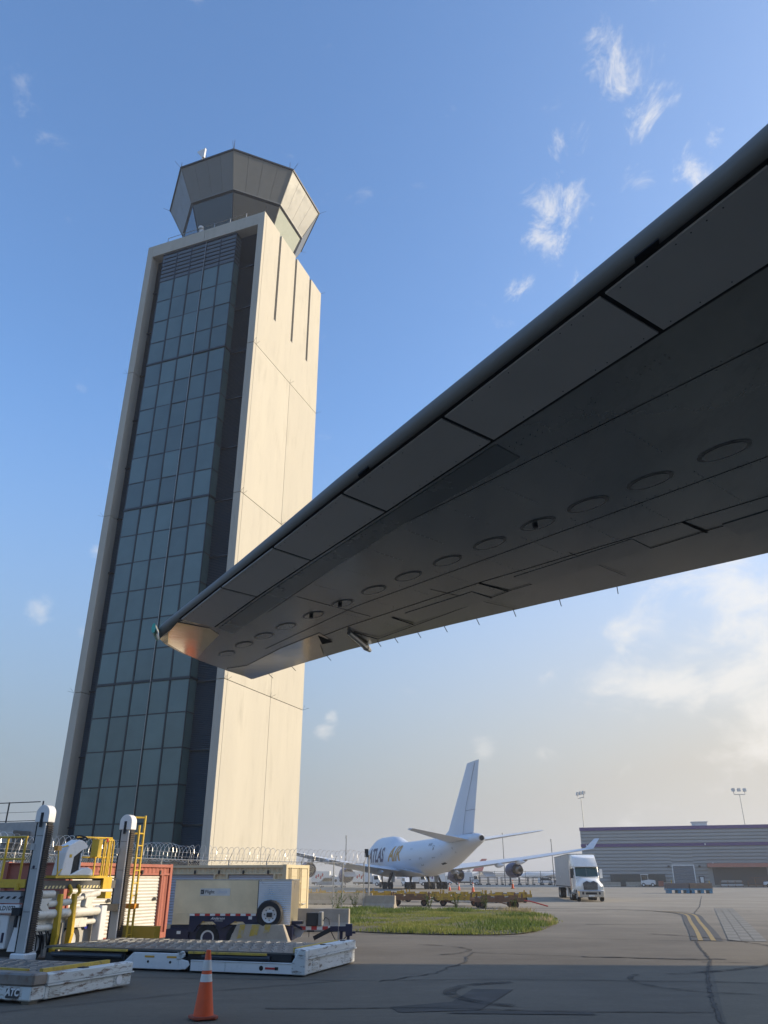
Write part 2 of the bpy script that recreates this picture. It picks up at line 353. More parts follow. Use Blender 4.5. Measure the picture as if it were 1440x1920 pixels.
# the long tar-filled joint running away from the camera on the right
ribbon('pavement_joint', [(4.4, 12.0), (5.1, 13.95), (6.1, 17.0), (7.6, 21.2), (8.75, 24.0), (10.0, 28.2), (10.82, 30.76), (14.5, 41.0), (19.3, 54.5), (24.0, 66.4), (38.0, 104.0)], 0.055, 0.012, tar, jag=0.03, sub=40)
ribbon('pavement_joint', [(-4, 35.2), (0.8, 34.2), (4.4, 33.2), (10.82, 30.76)], 0.05, 0.012, crk, jag=0.03, sub=12)
ribbon('pavement_joint', [(10.86, 30.72), (16, 30.4), (40, 29.6)], 0.07, 0.012, zipm, sub=4)
ribbon('pavement_crack', [(8.6, 23.8), (6.8, 24.6), (4.6, 25.4), (2.6, 26.3)], 0.045, 0.012, crk, jag=0.05, sub=12)
ribbon('pavement_crack', [(2.6, 26.3), (2.1, 23.5), (1.2, 20.8), (-0.1, 19.2)], 0.05, 0.012, crk, jag=0.07, sub=10)
ribbon('pavement_crack', [(-6, 20.0), (-1.0, 19.4), (2.8, 19.6), (7.3, 19.1)], 0.04, 0.012, crk, jag=0.04, sub=14)
ribbon('pavement_crack', [(-2.0, 15.4), (0.9, 15.5), (3.0, 15.1), (5.4, 15.0)], 0.05, 0.012, crk, jag=0.04, sub=14)
ribbon('pavement_crack', [(7.0, 19.1), (9.0, 18.6), (14, 17.4)], 0.05, 0.012, crk, jag=0.03, sub=10)
ribbon('pavement_crack', [(-7.0, 14.3), (-3.6, 17.5), (-0.9, 19.3)], 0.03, 0.012, crk, jag=0.05, sub=14)
ribbon('pavement_crack', [(8.3, 23.4), (10.5, 22.9), (14, 22.2)], 0.05, 0.012, crk, jag=0.03, sub=8)
ribbon('pavement_crack', [(5.5, 24.9), (7.4, 24.4), (9.2, 24.1)], 0.16, 0.012, tar, jag=0.08, sub=8)
for yy, x0, x1 in ((40.5, 9.5, 60), (52, 10, 70), (66, -2, 90), (82, -8, 110), (100, -20, 130), (126, -30, 160)):
    ribbon('pavement_joint', [(x0, yy + 0.02 * (x1 - x0)), (x1, yy - 0.1 * (x1 - x0))], 0.06 + yy * 0.0012, 0.012, crk, jag=0.02, sub=10)
# dark asphalt patches and tyre marks
patchm = mat('newer_asphalt_patch', (0.046, 0.041, 0.035), 0.85, var=0.2, scale=2, bump=0.3)
sheet('asphalt_patch', [(0.25, 15.0), (1.6, 15.25), (2.55, 17.9), (1.75, 17.95), (1.2, 16.2), (0.1, 15.6)], 0.008, patchm)
sheet('asphalt_patch', [(1.0, 14.9), (3.4, 14.75), (3.4, 15.0), (1.4, 15.2)], 0.0085, patchm)
def tyre_mat():
    m = bpy.data.materials.new('tyre_mark_rubber'); m.use_nodes = True; t = m.node_tree; b = t.nodes['Principled BSDF']
    b.inputs['Base Color'].default_value = (0.02, 0.02, 0.02, 1); b.inputs['Roughness'].default_value = 0.9
    tcn = t.nodes.new('ShaderNodeTexCoord'); n = t.nodes.new('ShaderNodeTexNoise'); n.inputs['Scale'].default_value = 2.2; n.inputs['Detail'].default_value = 6
    t.links.new(tcn.outputs['Object'], n.inputs[0]); r = t.nodes.new('ShaderNodeMapRange')
    r.inputs[1].default_value = 0.38; r.inputs[2].default_value = 0.7; r.inputs[3].default_value = 0.08; r.inputs[4].default_value = 0.80
    t.links.new(n.outputs[0], r.inputs[0]); t.links.new(r.outputs[0], b.inputs['Alpha']); return m
tyre_mk = tyre_mat()
def arc(cx, cy, r, a0, a1, n=24): return [(cx + r * math.cos(R(a0 + (a1 - a0) * i / n)), cy + r * math.sin(R(a0 + (a1 - a0) * i / n))) for i in range(n + 1)]
ribbon('tyre_mark', arc(3.0, 17.3, 1.75, 100, 245), 0.26, 0.016, tyre_mk)
ribbon('tyre_mark', arc(7.4, 19.2, 2.1, 140, 280), 0.14, 0.016, tyre_mk)
ribbon('tyre_mark', arc(0.6, 27.2, 2.0, -60, 75), 0.18, 0.016, tyre_mk)
ribbon('tyre_mark', arc(3.4, 29.0, 9.0, -70, 40), 0.25, 0.016, tyre_mk)
ribbon('tyre_mark', arc(-4.6, 27.5, 3.0, -75, 60), 0.16, 0.016, tyre_mk)
ribbon('tyre_mark', [(1, 60.5), (12, 57.6), (22, 57), (40, 60)], 0.35, 0.016, tyre_mk, sub=8)
# the curving double yellow lead-in line with its dark border
cen = [(11.25, 30.9), (13.3, 37.0), (15.6, 44.2), (17.5, 49.8), (18.4, 53.0), (18.5, 56.0), (17.4, 59.0), (14.5, 61.5), (11, 62.8), (5, 64.2)]
def smooth(pts, it=3):
    for _ in range(it):
        q = [pts[0]]
        for a, b_ in zip(pts[:-1], pts[1:]):
            q += [(a[0] * .75 + b_[0] * .25, a[1] * .75 + b_[1] * .25), (a[0] * .25 + b_[0] * .75, a[1] * .25 + b_[1] * .75)]
        pts = q + [pts[-1]]
    return pts
cs = smooth(cen)
def off(pts, d):
    out = []
    for i, p in enumerate(pts):
        a, b_ = Vector(pts[max(i - 1, 0)]), Vector(pts[min(i + 1, len(pts) - 1)]); t = (b_ - a).normalized(); out.append((p[0] - t.y * d, p[1] + t.x * d))
    return out
cut = int(len(cs) * 0.60)
ribbon('line_border', cs[:cut], 1.05, 0.016, bline)
ribbon('yellow_line', off(cs[:cut], 0.21), 0.16, 0.020, yline)
ribbon('yellow_line', off(cs[:cut], -0.21), 0.16, 0.020, yline)
ribbon('old_line', cs[cut - 1:], 0.30, 0.016, bline)
# zipper roadway edge marking: staggered faded blocks
zw, zb = MB(), MB()
p0 = Vector((12.0, 30.9, 0)); zd = Vector((0.345, 0.9386, 0)); zn = Vector((0.9386, -0.345, 0))
for i in range(34):
    for j in range(3):
        a = p0 + zd * (i * 1.0) + zn * (j * 0.42)
        tgt = zw if (i + j) % 2 == 0 else zb
        q = [a, a + zn * 0.40, a + zn * 0.40 + zd * 0.97, a + zd * 0.97]
        tgt.add([(v.x, v.y, 0.016) for v in q], [(0, 1, 2, 3)])
zw.build('zipper_marking', zipm, None, kind='structure'); zb.build('zipper_marking', zipd, None, kind='structure')

# ------------------------------------------------------------------ grass island
soil = mat('dry_soil', (0.10, 0.085, 0.045), 0.95, var=0.3, scale=1.5, dirt=((0.05, 0.06, 0.02), 0.5, 2, 0.2))
GP = [(-3.2, 38.5), (-1.5, 36.0), (0.83, 34.5), (4.2, 33.6), (5.6, 34.6), (7.0, 38.0), (8.5, 43.2), (9.1, 47.0), (9.2, 53.5), (8.4, 56.4), (4, 58.0), (-1, 59.5), (-3.4, 58.5)]
gs = smooth(GP + [GP[0]], 2)[:-1]
def inside(x, y, poly):
    c = False; j = len(poly) - 1
    for i in range(len(poly)):
        if (poly[i][1] > y) != (poly[j][1] > y) and x < (poly[j][0] - poly[i][0]) * (y - poly[i][1]) / (poly[j][1] - poly[i][1]) + poly[i][0]: c = not c
        j = i
    return c
nP = len(gs); cx_, cy_ = 2.5, 46.0
MB().add([(x, y, 0.03) for x, y in gs] + [((x - cx_) * .9 + cx_, (y - cy_) * .93 + cy_, 0.09) for x, y in gs],
         [(i, (i + 1) % nP, nP + (i + 1) % nP, nP + i) for i in range(nP)] + [tuple(range(nP, 2 * nP))]).build('soil_island', soil, None, kind='structure')
def grass_mat(name, ca, cb):
    m = bpy.data.materials.new(name); m.use_nodes = True; t = m.node_tree; b = t.nodes['Principled BSDF']
    tcn = t.nodes.new('ShaderNodeTexCoord'); n = t.nodes.new('ShaderNodeTexNoise'); n.inputs['Scale'].default_value = 0.55; n.inputs['Detail'].default_value = 8; n.inputs['Roughness'].default_value = 0.75
    t.links.new(tcn.outputs['Object'], n.inputs[0]); x = t.nodes.new('ShaderNodeMix'); x.data_type = 'RGBA'
    r = t.nodes.new('ShaderNodeMapRange'); r.inputs[1].default_value = 0.38; r.inputs[2].default_value = 0.62; t.links.new(n.outputs[0], r.inputs[0])
    t.links.new(r.outputs[0], x.inputs['Factor']); x.inputs['A'].default_value = (*ca, 1); x.inputs['B'].default_value = (*cb, 1)
    t.links.new(x.outputs['Result'], b.inputs['Base Color']); b.inputs['Roughness'].default_value = 0.7
    tr = t.nodes.new('ShaderNodeBsdfTranslucent'); t.links.new(x.outputs['Result'], tr.inputs[0])
    ms = t.nodes.new('ShaderNodeMixShader'); ms.inputs[0].default_value = 0.4
    t.links.new(b.outputs[0], ms.inputs[1]); t.links.new(tr.outputs[0], ms.inputs[2]); t.links.new(ms.outputs[0], t.nodes['Material Output'].inputs[0]); return m
gm = grass_mat('meadow_grass', (0.15, 0.195, 0.028), (0.28, 0.27, 0.075))
gm2 = grass_mat('lush_weeds', (0.08, 0.125, 0.02), (0.13, 0.18, 0.035))
dry = grass_mat('dry_seed_heads', (0.30, 0.24, 0.12), (0.36, 0.30, 0.17))
def blades(name, n, sampler, hfun, m, w=0.03):
    rnd = random.Random(5 + n); vs_ = []; fs_ = []
    for _ in range(n):
        p = sampler(rnd)
        if p is None: continue
        x, y = p; h = hfun(rnd, x, y); a = rnd.uniform(0, 6.28); l = rnd.uniform(0.1, 0.6) * h; k = len(vs_)
        ca, sa = math.cos(a), math.sin(a); b_ = rnd.uniform(0, 6.28); z0 = 0.04
        vs_ += [(x - ca * w, y - sa * w, z0), (x + ca * w, y + sa * w, z0), (x + math.cos(b_) * l * .4 + ca * w * .6, y + math.sin(b_) * l * .4 + sa * w * .6, z0 + h * .6), (x + math.cos(b_) * l, y + math.sin(b_) * l, z0 + h)]
        fs_ += [(k, k + 1, k + 2), (k, k + 2, k + 3)]
    o = MB().add(vs_, fs_).build(name, m, None, kind='stuff'); return o
from mathutils import noise as mnoise
def samp(rnd):
    for _ in range(20):
        x, y = rnd.uniform(-3.4, 9.3), rnd.uniform(33.6, 59.6)
        if inside(x, y, gs) and mnoise.noise((x * .5, y * .4, 0)) > rnd.uniform(-.55, .35): return x + rnd.gauss(0, .12), y + rnd.gauss(0, .2)
def gh(rnd, x, y): return max(0.05, (0.07 + 0.13 * max(0, mnoise.noise((x * .35, y * .3, 3)) + .2)) * rnd.uniform(.5, 1.5))
g_ = blades('grass', 52000, samp, gh, gm, 0.022); tag(g_, 'yellow green meadow grass on the paved island', 'grass', kind='stuff')
def clump_samp(cl):
    def f(rnd):
        c = rnd.choice(cl); q = (c[0] + rnd.gauss(0, c[2]), c[1] + rnd.gauss(0, c[2] * 1.4)); return q if inside(q[0], q[1], gs) else None
        return c[0] + rnd.gauss(0, c[2]), c[1] + rnd.gauss(0, c[2] * 1.4)
    return f
cl = [(-2.5, 50, .8), (-2.6, 56, .7), (-1.2, 57.5, .5), (0.3, 53, .5), (4.5, 55, .6), (6.0, 40, .9), (5.2, 36.5, 1.0), (7.4, 47, .6), (-2.2, 42, .7), (2.0, 56.5, .5)]
g2 = blades('tall_grass', 9000, clump_samp(cl), lambda r, x, y: r.uniform(.12, .32), gm2, 0.022); tag(g2, 'dark green tufts of long grass along the island rim', 'grass', kind='stuff')
g3 = blades('dry_grass', 700, clump_samp([(8.6, 53.5, .5), (8.0, 55, .5), (7.6, 41.5, .4)]), lambda r, x, y: r.uniform(.12, .38), dry, 0.02); tag(g3, 'pale dry grass heads at the tip of the island', 'grass', kind='stuff')
def weed(x, y, h, sp, label):
    t = thing('weed_plant', label, 'weed', (x, y, 0.06), random.uniform(0, 360), 'tall weeds on the grass island')
    st, lf = MB(), MB(); rnd = random.Random(int(x * 100 + y))
    for i in range(9):
        a = rnd.uniform(0, 6.28); hh = h * rnd.uniform(.6, 1.0); e = Vector((math.cos(a) * sp * rnd.uniform(.2, 1), math.sin(a) * sp * rnd.uniform(.2, 1), hh))
        st.tube([(0, 0, 0), e * .5 + Vector((0, 0, hh * .1)), e], 0.009, 4)
        for k in range(22):
            p = e * rnd.uniform(.2, 1); b_ = rnd.uniform(0, 6.28); l = rnd.uniform(.08, .2); d = Vector((math.cos(b_), math.sin(b_), rnd.uniform(-.2, .7))).normalized(); q = Vector((-d.y, d.x, 0)) * l * .25
            lf.add([p, p + d * l * .5 + q, p + d * l, p + d * l * .5 - q], [(0, 1, 2, 3)])
    st.build('stem', gm2, t); lf.build('leaf', gm2, t, kind='stuff')
for a in ((2.95, 57.2, 1.15, .55, 'bushy tall weed rising before the rusty dolly at the left'), (-1.9, 57.4, 1.2, .5, 'weed clump growing in front of the pale tilted barrier'),
          (4.7, 57.0, 1.0, .35, 'slim weed standing in the middle of the island rim'), (6.6, 56.8, 1.1, .35, 'thin upright weed near the front dolly wheels'),
          (-2.9, 53.0, 1.3, .7, 'wide leafy weed at the foot of the fence end post'), (8.2, 55.4, .9, .4, 'short weed by the dry grass tip of the island')): weed(*a)
# ------------------------------------------------------------------ control tower
TW = thing('control_tower', 'tall cream concrete control tower with dark glass front', 'control tower', (-12.75, 62.0, 0), -21.1)
W_, D_ = 14.95, 14.0
ZT = 66.7
rows = [(0.0, 16.38), (16.43, 33.08), (33.13, 49.48), (49.53, ZT)]
for i, (z0, z1) in enumerate(rows):           # lit side wall: panels with open joints
    MB().box(-0.75, -0.37, 0.0, 1.15, z0, z1).box(-0.37, 0, 0.0, 0.45, z0, z1).build('frame_pier', conc, TW, bevel=0.015)
    if i < 3:
        MB().box(-0.35, 0, 0.48, 7.63, z0, z1).build('wall_panel', conc, TW, bevel=0.015)
        MB().box(-0.35, 0, 7.67, 14.0, z0, z1).build('wall_panel', conc, TW, bevel=0.015)
    else:
        MB().box(-0.35, 0, 0.48, 7.2, z0, 54.8).box(-0.35, 0, 0.48, 3.4, 54.8, z1).box(-0.35, 0, 3.85, 7.2, 54.8, z1).build('wall_panel', conc, TW)
        MB().box(-0.35, 0, 7.2, 14.0, z0, 54.75).box(-0.35, 0, 7.65, 10.85, 54.75, z1).box(-0.35, 0, 11.3, 14.0, 54.75, z1).build('wall_panel', conc, TW)
    MB().box(-W_, -14.2, 0.0, 1.15, z0, z1).build('frame_pier', conc, TW, bevel=0.015)
    MB().box(-W_, -14.6, 1.17, 14.0, z0, z1).build('wall_panel', conc, TW)
    MB().box(-14.58, -0.37, 13.65, 14.0, z0, z1).build('wall_panel', conc, TW)
MB().box(-14.2 + .002, -7.5, 0.0, 1.15, 65.1, ZT).build('frame_lintel', conc, TW, bevel=0.015)
MB().box(-7.46, -0.752, 0.0, 1.15, 65.1, ZT).build('frame_lintel', conc, TW, bevel=0.015)
MB().box(-14.5, -0.72, 1.25, 13.6, 0, 66.0).build('tower_core', conc_core, TW)
# louvred recess
def louvre_mesh(w, h):
    b = MB(); n = int(h / 0.15)
    for i in range(n):
        z = i * 0.15
        b.add([(0, 0.0, z), (w, 0.0, z), (w, 0.09, z + 0.11), (0, 0.09, z + 0.11), (w, 0.09, z + 0.15), (0, 0.09, z + 0.15)], [(0, 1, 2, 3), (3, 2, 4, 5)])
    return b.mesh('louvre_panel', louvre)
lmL, lmR = louvre_mesh(1.9, 5.4), louvre_mesh(2.75, 5.4)
for k in range(12):
    z = 0.2 + k * 5.5
    h = 5.4 if z + 5.4 < 65.1 else 65.1 - z
    for nm, me, x in (('louvre_panel', lmL, -14.2), ('louvre_panel', lmR, -3.5)):
        o = link(nm, me, TW, loc=(x, 1.08, z))
        if h < 5.4: o.scale.z = h / 5.4
    MB().box(-14.2, -12.5, 0.98, 1.2, z - 0.12, z - 0.01).build('louvre_rail', mull, TW)
    MB().box(-3.4, -0.76, 0.98, 1.2, z - 0.12, z - 0.01).build('louvre_rail', mull, TW)
MB().box(-14.19, -0.76, 1.17, 1.24, 0.1, 65.1).build('recess_back', louvre, TW)
MB().box(-12.6, -3.4, 0.9, 1.16, 64.8, 65.09).build('louvre_rail', louvre, TW)
# curtain wall: 5 x 22 panes plus the two narrow returns
X0, X1 = -12.6, -3.3; cw = (X1 - X0) / 5; RH = 2.757; ZB = 60.9 - 22 * RH
pane = MB().box(0.035, cw - 0.035, 0, 0.03, 0.03, RH - 0.03).mesh('window_pane', tglass)
side = MB().box(0, 0.03, 0.04, 1.06, 0.03, RH - 0.03).mesh('window_pane', tglass_side)
rnd = random.Random(3)
for r in range(22):
    z = ZB + r * RH
    for c_ in range(5):
        link('window_pane', pane, TW, loc=(X0 + c_ * cw, 0.0, z), rot=(R(rnd.uniform(-.5, .5)), 0, R(rnd.uniform(-.5, .5))))
    link('window_pane', side, TW, loc=(X1 - 0.03, 0.0, z), rot=(0, R(rnd.uniform(-.2, .2)), R(rnd.uniform(-.2, .2))))
    link('window_pane', side, TW, loc=(X0, 0.0, z))
MB().box(X0 + .06, X1 - .06, 0.09, 1.15, ZB, 60.9).build('curtain_backing', mat('curtain_backing', (0.02, 0.025, 0.028), 0.6), TW)
for c_ in range(6):
    x = X0 + c_ * cw
    w = 0.04 if c_ in (0, 5) else 0.07
    MB().box(x - w, x + w, -0.06 if 0 < c_ < 5 else -.02, 0.05, ZB, 64.6).build('mullion', mull, TW)
for r in range(23):
    z = ZB + r * RH; big = r in (4 + 2, 12, 18) or r in (6, 12, 18)
    hh, pr_ = (0.10, 0.10) if big else (0.05, 0.03)
    MB().box(X0 - pr_ * .5, X1 + pr_, -pr_, 0.06, z - hh, z + hh).box(X1 - .02, X1 + pr_, .06, 1.08, z - hh, z + hh).build('transom', mull, TW)
MB().tube([(X0 + 3 * cw, -.12, 0.3), (X0 + 3 * cw, -.12, 64.7)], 0.022, 6).build('lightning_cable', steel, TW)
# louvred box above the glass
slat = MB().prism([(0, 0), (0.10, 0.08), (0.10, 0.42), (0.0, 0.36)], 'x', 0.04, cw - 0.04)
slat = slat.mesh('louvre_slat', mat('vent_slat', (0.07, 0.09, 0.105), 0.4))
sslat = MB().prism([(0, 0), (-0.10, 0.08), (-0.10, 0.42), (0.0, 0.36)], 'y', 0.02, 1.06).mesh('louvre_slat', MATS['vent_slat'])
for k in range(7):
    z = 60.98 + k * 0.535
    for c_ in range(5): link('louvre_slat', slat, TW, loc=(X0 + c_ * cw, -0.02, z))
    link('louvre_slat', sslat, TW, loc=(X1 + .02, 0.0, z))
MB().box(X0 + .05, X1 - .10, 0.10, 1.1, 60.92, 64.75).build('vent_box', mat('vent_dark', (0.012, 0.016, 0.02), 0.7), TW)
MB().box(X0 - .03, X1 + .05, -.06, 1.1, 64.73, 64.8).build('vent_cap', mull, TW)
# lightning spikes at the joints
sp = MB()
for z in (16.4, 33.1, 49.5):
    for (x, y, d) in ((-0.02, .0, (.5, -.3)), (0, 14, (.6, .1)), (-W_, 0, (-.6, -.1)), (0, 7.65, (.5, 0)), (0.0, 0.46, (.45, -.1))):
        b = MB().cyl((x, y, z), (x + d[0], y + d[1], z + .18), .012, 5).cyl((x, y, z), (x + d[0] * .4, y + d[1] * .9 - .2, z + .4), .009, 5); b.build('lightning_spike', dark, TW)
for i in (0, 1):
    MB().cyl((-0.2 if i else -0.1, 14 if i else 0.2, ZT), ((0.3 if i else .3), 14.5 if i else -.2, ZT + .5), .018, 5).build('lightning_spike', dark, TW)
# roof deck, parapet and cab
MB().box(-14.5, -0.4, 1.2, 13.6, 66.0, 66.4).build('roof_deck', conc_core, TW)
CX, CY = -7.25, 6.79
MB().loft([oct_pts(CX, CY, 5.4, 66.4), oct_pts(CX, CY, 5.7, 68.0)]).build('cab_base', cabp, TW)
ZM, RM, ZP, RP, ZG, RG = 71.9, 7.2, 75.8, 9.05, 68.0, 5.75
def lerp(a, b, t): return Vector(a) * (1 - t) + Vector(b) * t
top, mid_, gt, gb = oct_pts(CX, CY, RP, ZP), oct_pts(CX, CY, RM, ZM), oct_pts(CX, CY, RM - .22, ZM - .3), oct_pts(CX, CY, RG, ZG)
for k in range(8):
    k2 = (k + 1) % 8
    nrm = (Vector(top[k]) + Vector(top[k2])) / 2 - Vector((CX, CY, ZP)); nrm.z = 0; nrm.normalize(); nrm = (nrm - Vector((0, 0, .47))).normalized()
    for j in range(4):
        g = 0.0018
        q = [lerp(mid_[k], mid_[k2], j / 4 + g), lerp(mid_[k], mid_[k2], (j + 1) / 4 - g), lerp(top[k], top[k2], (j + 1) / 4 - g), lerp(top[k], top[k2], j / 4 + g)]
        MB().add(q + [p - nrm * 0.12 for p in q], [(0, 1, 2, 3), (7, 6, 5, 4), (0, 4, 5, 1), (1, 5, 6, 2), (2, 6, 7, 3), (3, 7, 4, 0)]).build('cab_panel', cabp, TW)
    q = [lerp(gb[k], gb[k2], .012), lerp(gb[k], gb[k2], .988), lerp(gt[k], gt[k2], .988), lerp(gt[k], gt[k2], .012)]
    MB().add(q + [p - nrm * 0.05 for p in q], [(0, 1, 2, 3), (7, 6, 5, 4), (0, 4, 5, 1), (1, 5, 6, 2), (2, 6, 7, 3), (3, 7, 4, 0)]).build('cab_window', shade_m if k == 1 else cabglass, TW)
    MB().beam(gb[k], gt[k], 0.10).build('window_mullion', dark, TW)
    MB().beam(mid_[k], top[k], 0.09).build('corner_trim', cabp, TW)
MB().loft([oct_pts(CX, CY, RM - .25, ZM - .32), oct_pts(CX, CY, RM + .02, ZM - .10)]).build('cab_reveal', dark, TW)
MB().loft([oct_pts(CX, CY, RM + .03, ZM - .10), oct_pts(CX, CY, RM + .07, ZM + .05)]).build('cab_trim', cabp, TW)
MB().loft([oct_pts(CX, CY, RM - .3, ZM + .1), oct_pts(CX, CY, RP - .2, ZP - .05)]).build('cab_core', conc_core, TW)
MB().loft([oct_pts(CX, CY, RP + .10, ZP - .03), oct_pts(CX, CY, RP + .14, ZP + .16)]).build('cab_roof', dark, TW)
MB().loft([oct_pts(CX, CY, RG + .1, ZG - .1), oct_pts(CX, CY, RG + .12, ZG)]).build('cab_sill', dark, TW)
rl = MB()
for z in (67.2, 67.75): rl.tube([(-13.0, .75, z + .35), (-2.8, .75, z + .35)], .03, 5)
rl.build('railing', steel, TW)
for i in range(6): MB().cyl((-13 + i * 2.04, .75, 66.7), (-13 + i * 2.04, .75, 68.12), .035, 5).build('railing_post', steel, TW)
MB().box(-8.6, -8.2, .45, .7, 66.7, 67.6).lathe([(0.01, .0), (.28, .05), (.3, .3), (.12, .45), (0.01, .45)], 10, (-8.45, .5, 67.6)).build('floodlight', whitec, TW)
MB().box(-11.1, -9.4, .8, 1.1, 66.7, 67.7).build('roof_unit', dark, TW)
for k, h, rr in ((0, 1.7, RP - .1), (7, 0.9, RP), (1, 1.7, RP - .6)):
    p = oct_pts(CX, CY, rr, ZP)[k]; MB().cyl((p[0], p[1], ZP + .1), (p[0], p[1], ZP + .1 + h), .045, 5, .02).build('antenna', dark, TW)
for k in range(8):
    p = oct_pts(CX, CY, RP, ZP)[k]; d = Vector((p[0] - CX, p[1] - CY, 0)).normalized()
    MB().cyl((p[0], p[1], ZP), (p[0] + d.x * .9, p[1] + d.y * .9, ZP + .45), .02, 4).build('lightning_spike', dark, TW)
    q = lerp(oct_pts(CX, CY, RP - .2, ZP)[k], oct_pts(CX, CY, RP - .2, ZP)[(k + 1) % 8], .45)
    MB().cyl((q.x, q.y, ZP), (q.x, q.y, ZP + random.uniform(.4, 1.1)), .03, 4).build('antenna', dark, TW)
p = lerp(oct_pts(CX, CY, RP - .5, ZP)[7], oct_pts(CX, CY, RP - .5, ZP)[0], .15); p = lerp(oct_pts(CX, CY, RP - .3, ZP)[6], oct_pts(CX, CY, RP - .3, ZP)[7], .82)
q = lerp(oct_pts(CX, CY, RP - .3, ZP)[7], oct_pts(CX, CY, RP - .3, ZP)[0], .36)
MB().cyl((q.x, q.y, ZP), (q.x, q.y, ZP + 1.0), .06, 6).prism([(q.x - .75, ZP + 2.1), (q.x + .05, ZP + .9), (q.x + .3, ZP + .9), (q.x + .35, ZP + 2.3)], 'y', q.y - .12, q.y + .12).build('antenna_panel', whitec, TW)

# ------------------------------------------------------------------ the parked freighter overhead: starboard wing, body and fin
AC = thing('cargo_aircraft', 'huge grey aircraft wing hanging overhead with green tip light', 'aircraft')
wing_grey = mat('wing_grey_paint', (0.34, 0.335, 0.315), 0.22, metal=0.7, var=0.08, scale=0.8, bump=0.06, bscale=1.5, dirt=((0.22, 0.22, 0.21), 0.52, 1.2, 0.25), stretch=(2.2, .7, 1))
wing_dark = mat('wing_box_skin', (0.20, 0.215, 0.215), 0.26, metal=0.45, var=0.08, scale=0.6, bump=0.04, bscale=1.5)
krug = mat('slat_panel_grey', (0.62, 0.59, 0.56), 0.38, metal=0.0, var=0.05, scale=1.2, bump=0.03, bscale=2)
polish = mat('polished_wing_skin', (0.52, 0.47, 0.39), 0.10, metal=1.0, var=0.06, scale=1.5, bump=0.10, bscale=1.6, dirt=((0.45, 0.42, 0.38), 0.6, 3, 0.3))
satin = mat('satin_wing_skin', (0.46, 0.43, 0.39), 0.24, metal=0.95, var=0.08, scale=1.0, bump=0.06, bscale=1.5)
lem = mat('leading_edge_metal', (0.20, 0.188, 0.17), 0.6, metal=0.0, var=0.08, scale=2, spec=0.25)
gap = mat('panel_gap', (0.008, 0.008, 0.009), 0.8)
Z0 = 5.5
# plan lines of the under surface, from tip to root (metres)
LEp = [(-3.62, 12.08), (-1.72, 9.03), (-0.235, 6.555), (1.07, 4.485), (2.045, 2.90), (7.1, -6.98), (14.4, -21.0)]
KFp = [(-3.38, 11.85), (-1.66, 9.19), (-0.16, 6.70), (1.17, 4.55), (2.16, 2.93), (7.3, -6.9), (14.7, -20.9)]
KF = [(-3.05, 11.22), (-2.18, 9.80), (-1.31, 8.42), (-0.43, 7.0), (0.48, 5.57), (1.43, 4.05), (2.07, 3.0), (4.4, -1.2), (7.42, -6.75), (14.8, -20.6)]
KA = [(-2.61, 11.63), (-1.74, 10.19), (-0.88, 8.84), (0.03, 7.44), (0.97, 5.97), (1.97, 4.45), (2.70, 3.37), (5.2, -.75), (8.3, -6.3), (16.0, -19.9)]
TE = [(-2.56, 15.21), (-1.39, 13.87), (-0.36, 12.79), (1.86, 10.88), (3.11, 9.87), (4.6, 8.67), (9.5, 4.6), (14.0, 1.0), (22.0, -3.0)]
TIP = [(-3.62, 12.15), (-3.66, 12.45), (-3.49, 13.2), (-3.05, 14.22), (-2.56, 15.21)]
def at_len(pts, t):
    """point at arc fraction t"""
    P = [Vector(p) for p in pts]; d = [0]
    for a, b_ in zip(P[:-1], P[1:]): d.append(d[-1] + (b_ - a).length)
    s_ = t * d[-1]
    for i in range(len(P) - 1):
        if s_ <= d[i + 1] + 1e-9: return P[i].lerp(P[i + 1], (s_ - d[i]) / max(1e-9, d[i + 1] - d[i]))
    return P[-1]
def u_at(pts, u):
    """point on polyline at span coordinate u (distance along the leading edge direction)"""
    dd = Vector((0.462, -0.887)); P = [Vector(p) for p in pts]; U = [p.dot(dd) for p in P]
    for i in range(len(P) - 1):
        if (U[i] <= u <= U[i + 1]) or (i == len(P) - 2 and u > U[i]) or (i == 0 and u < U[0]): return P[i].lerp(P[i + 1], (u - U[i]) / (U[i + 1] - U[i]))
    return P[-1]
DD = Vector((0.462, -0.887)); uT = Vector(LEp[0]).dot(DD)
us = [uT + x for x in (0.0, .25, .6, 1.5, 3, 4.5, 6, 7.5, 9, 10.5, 12, 15, 20, 27, 37.5)]
def chordline(u):
    a, b_ = u_at(LEp, u), u_at(TE, u + (-0.0)); return a, b_
rings = []
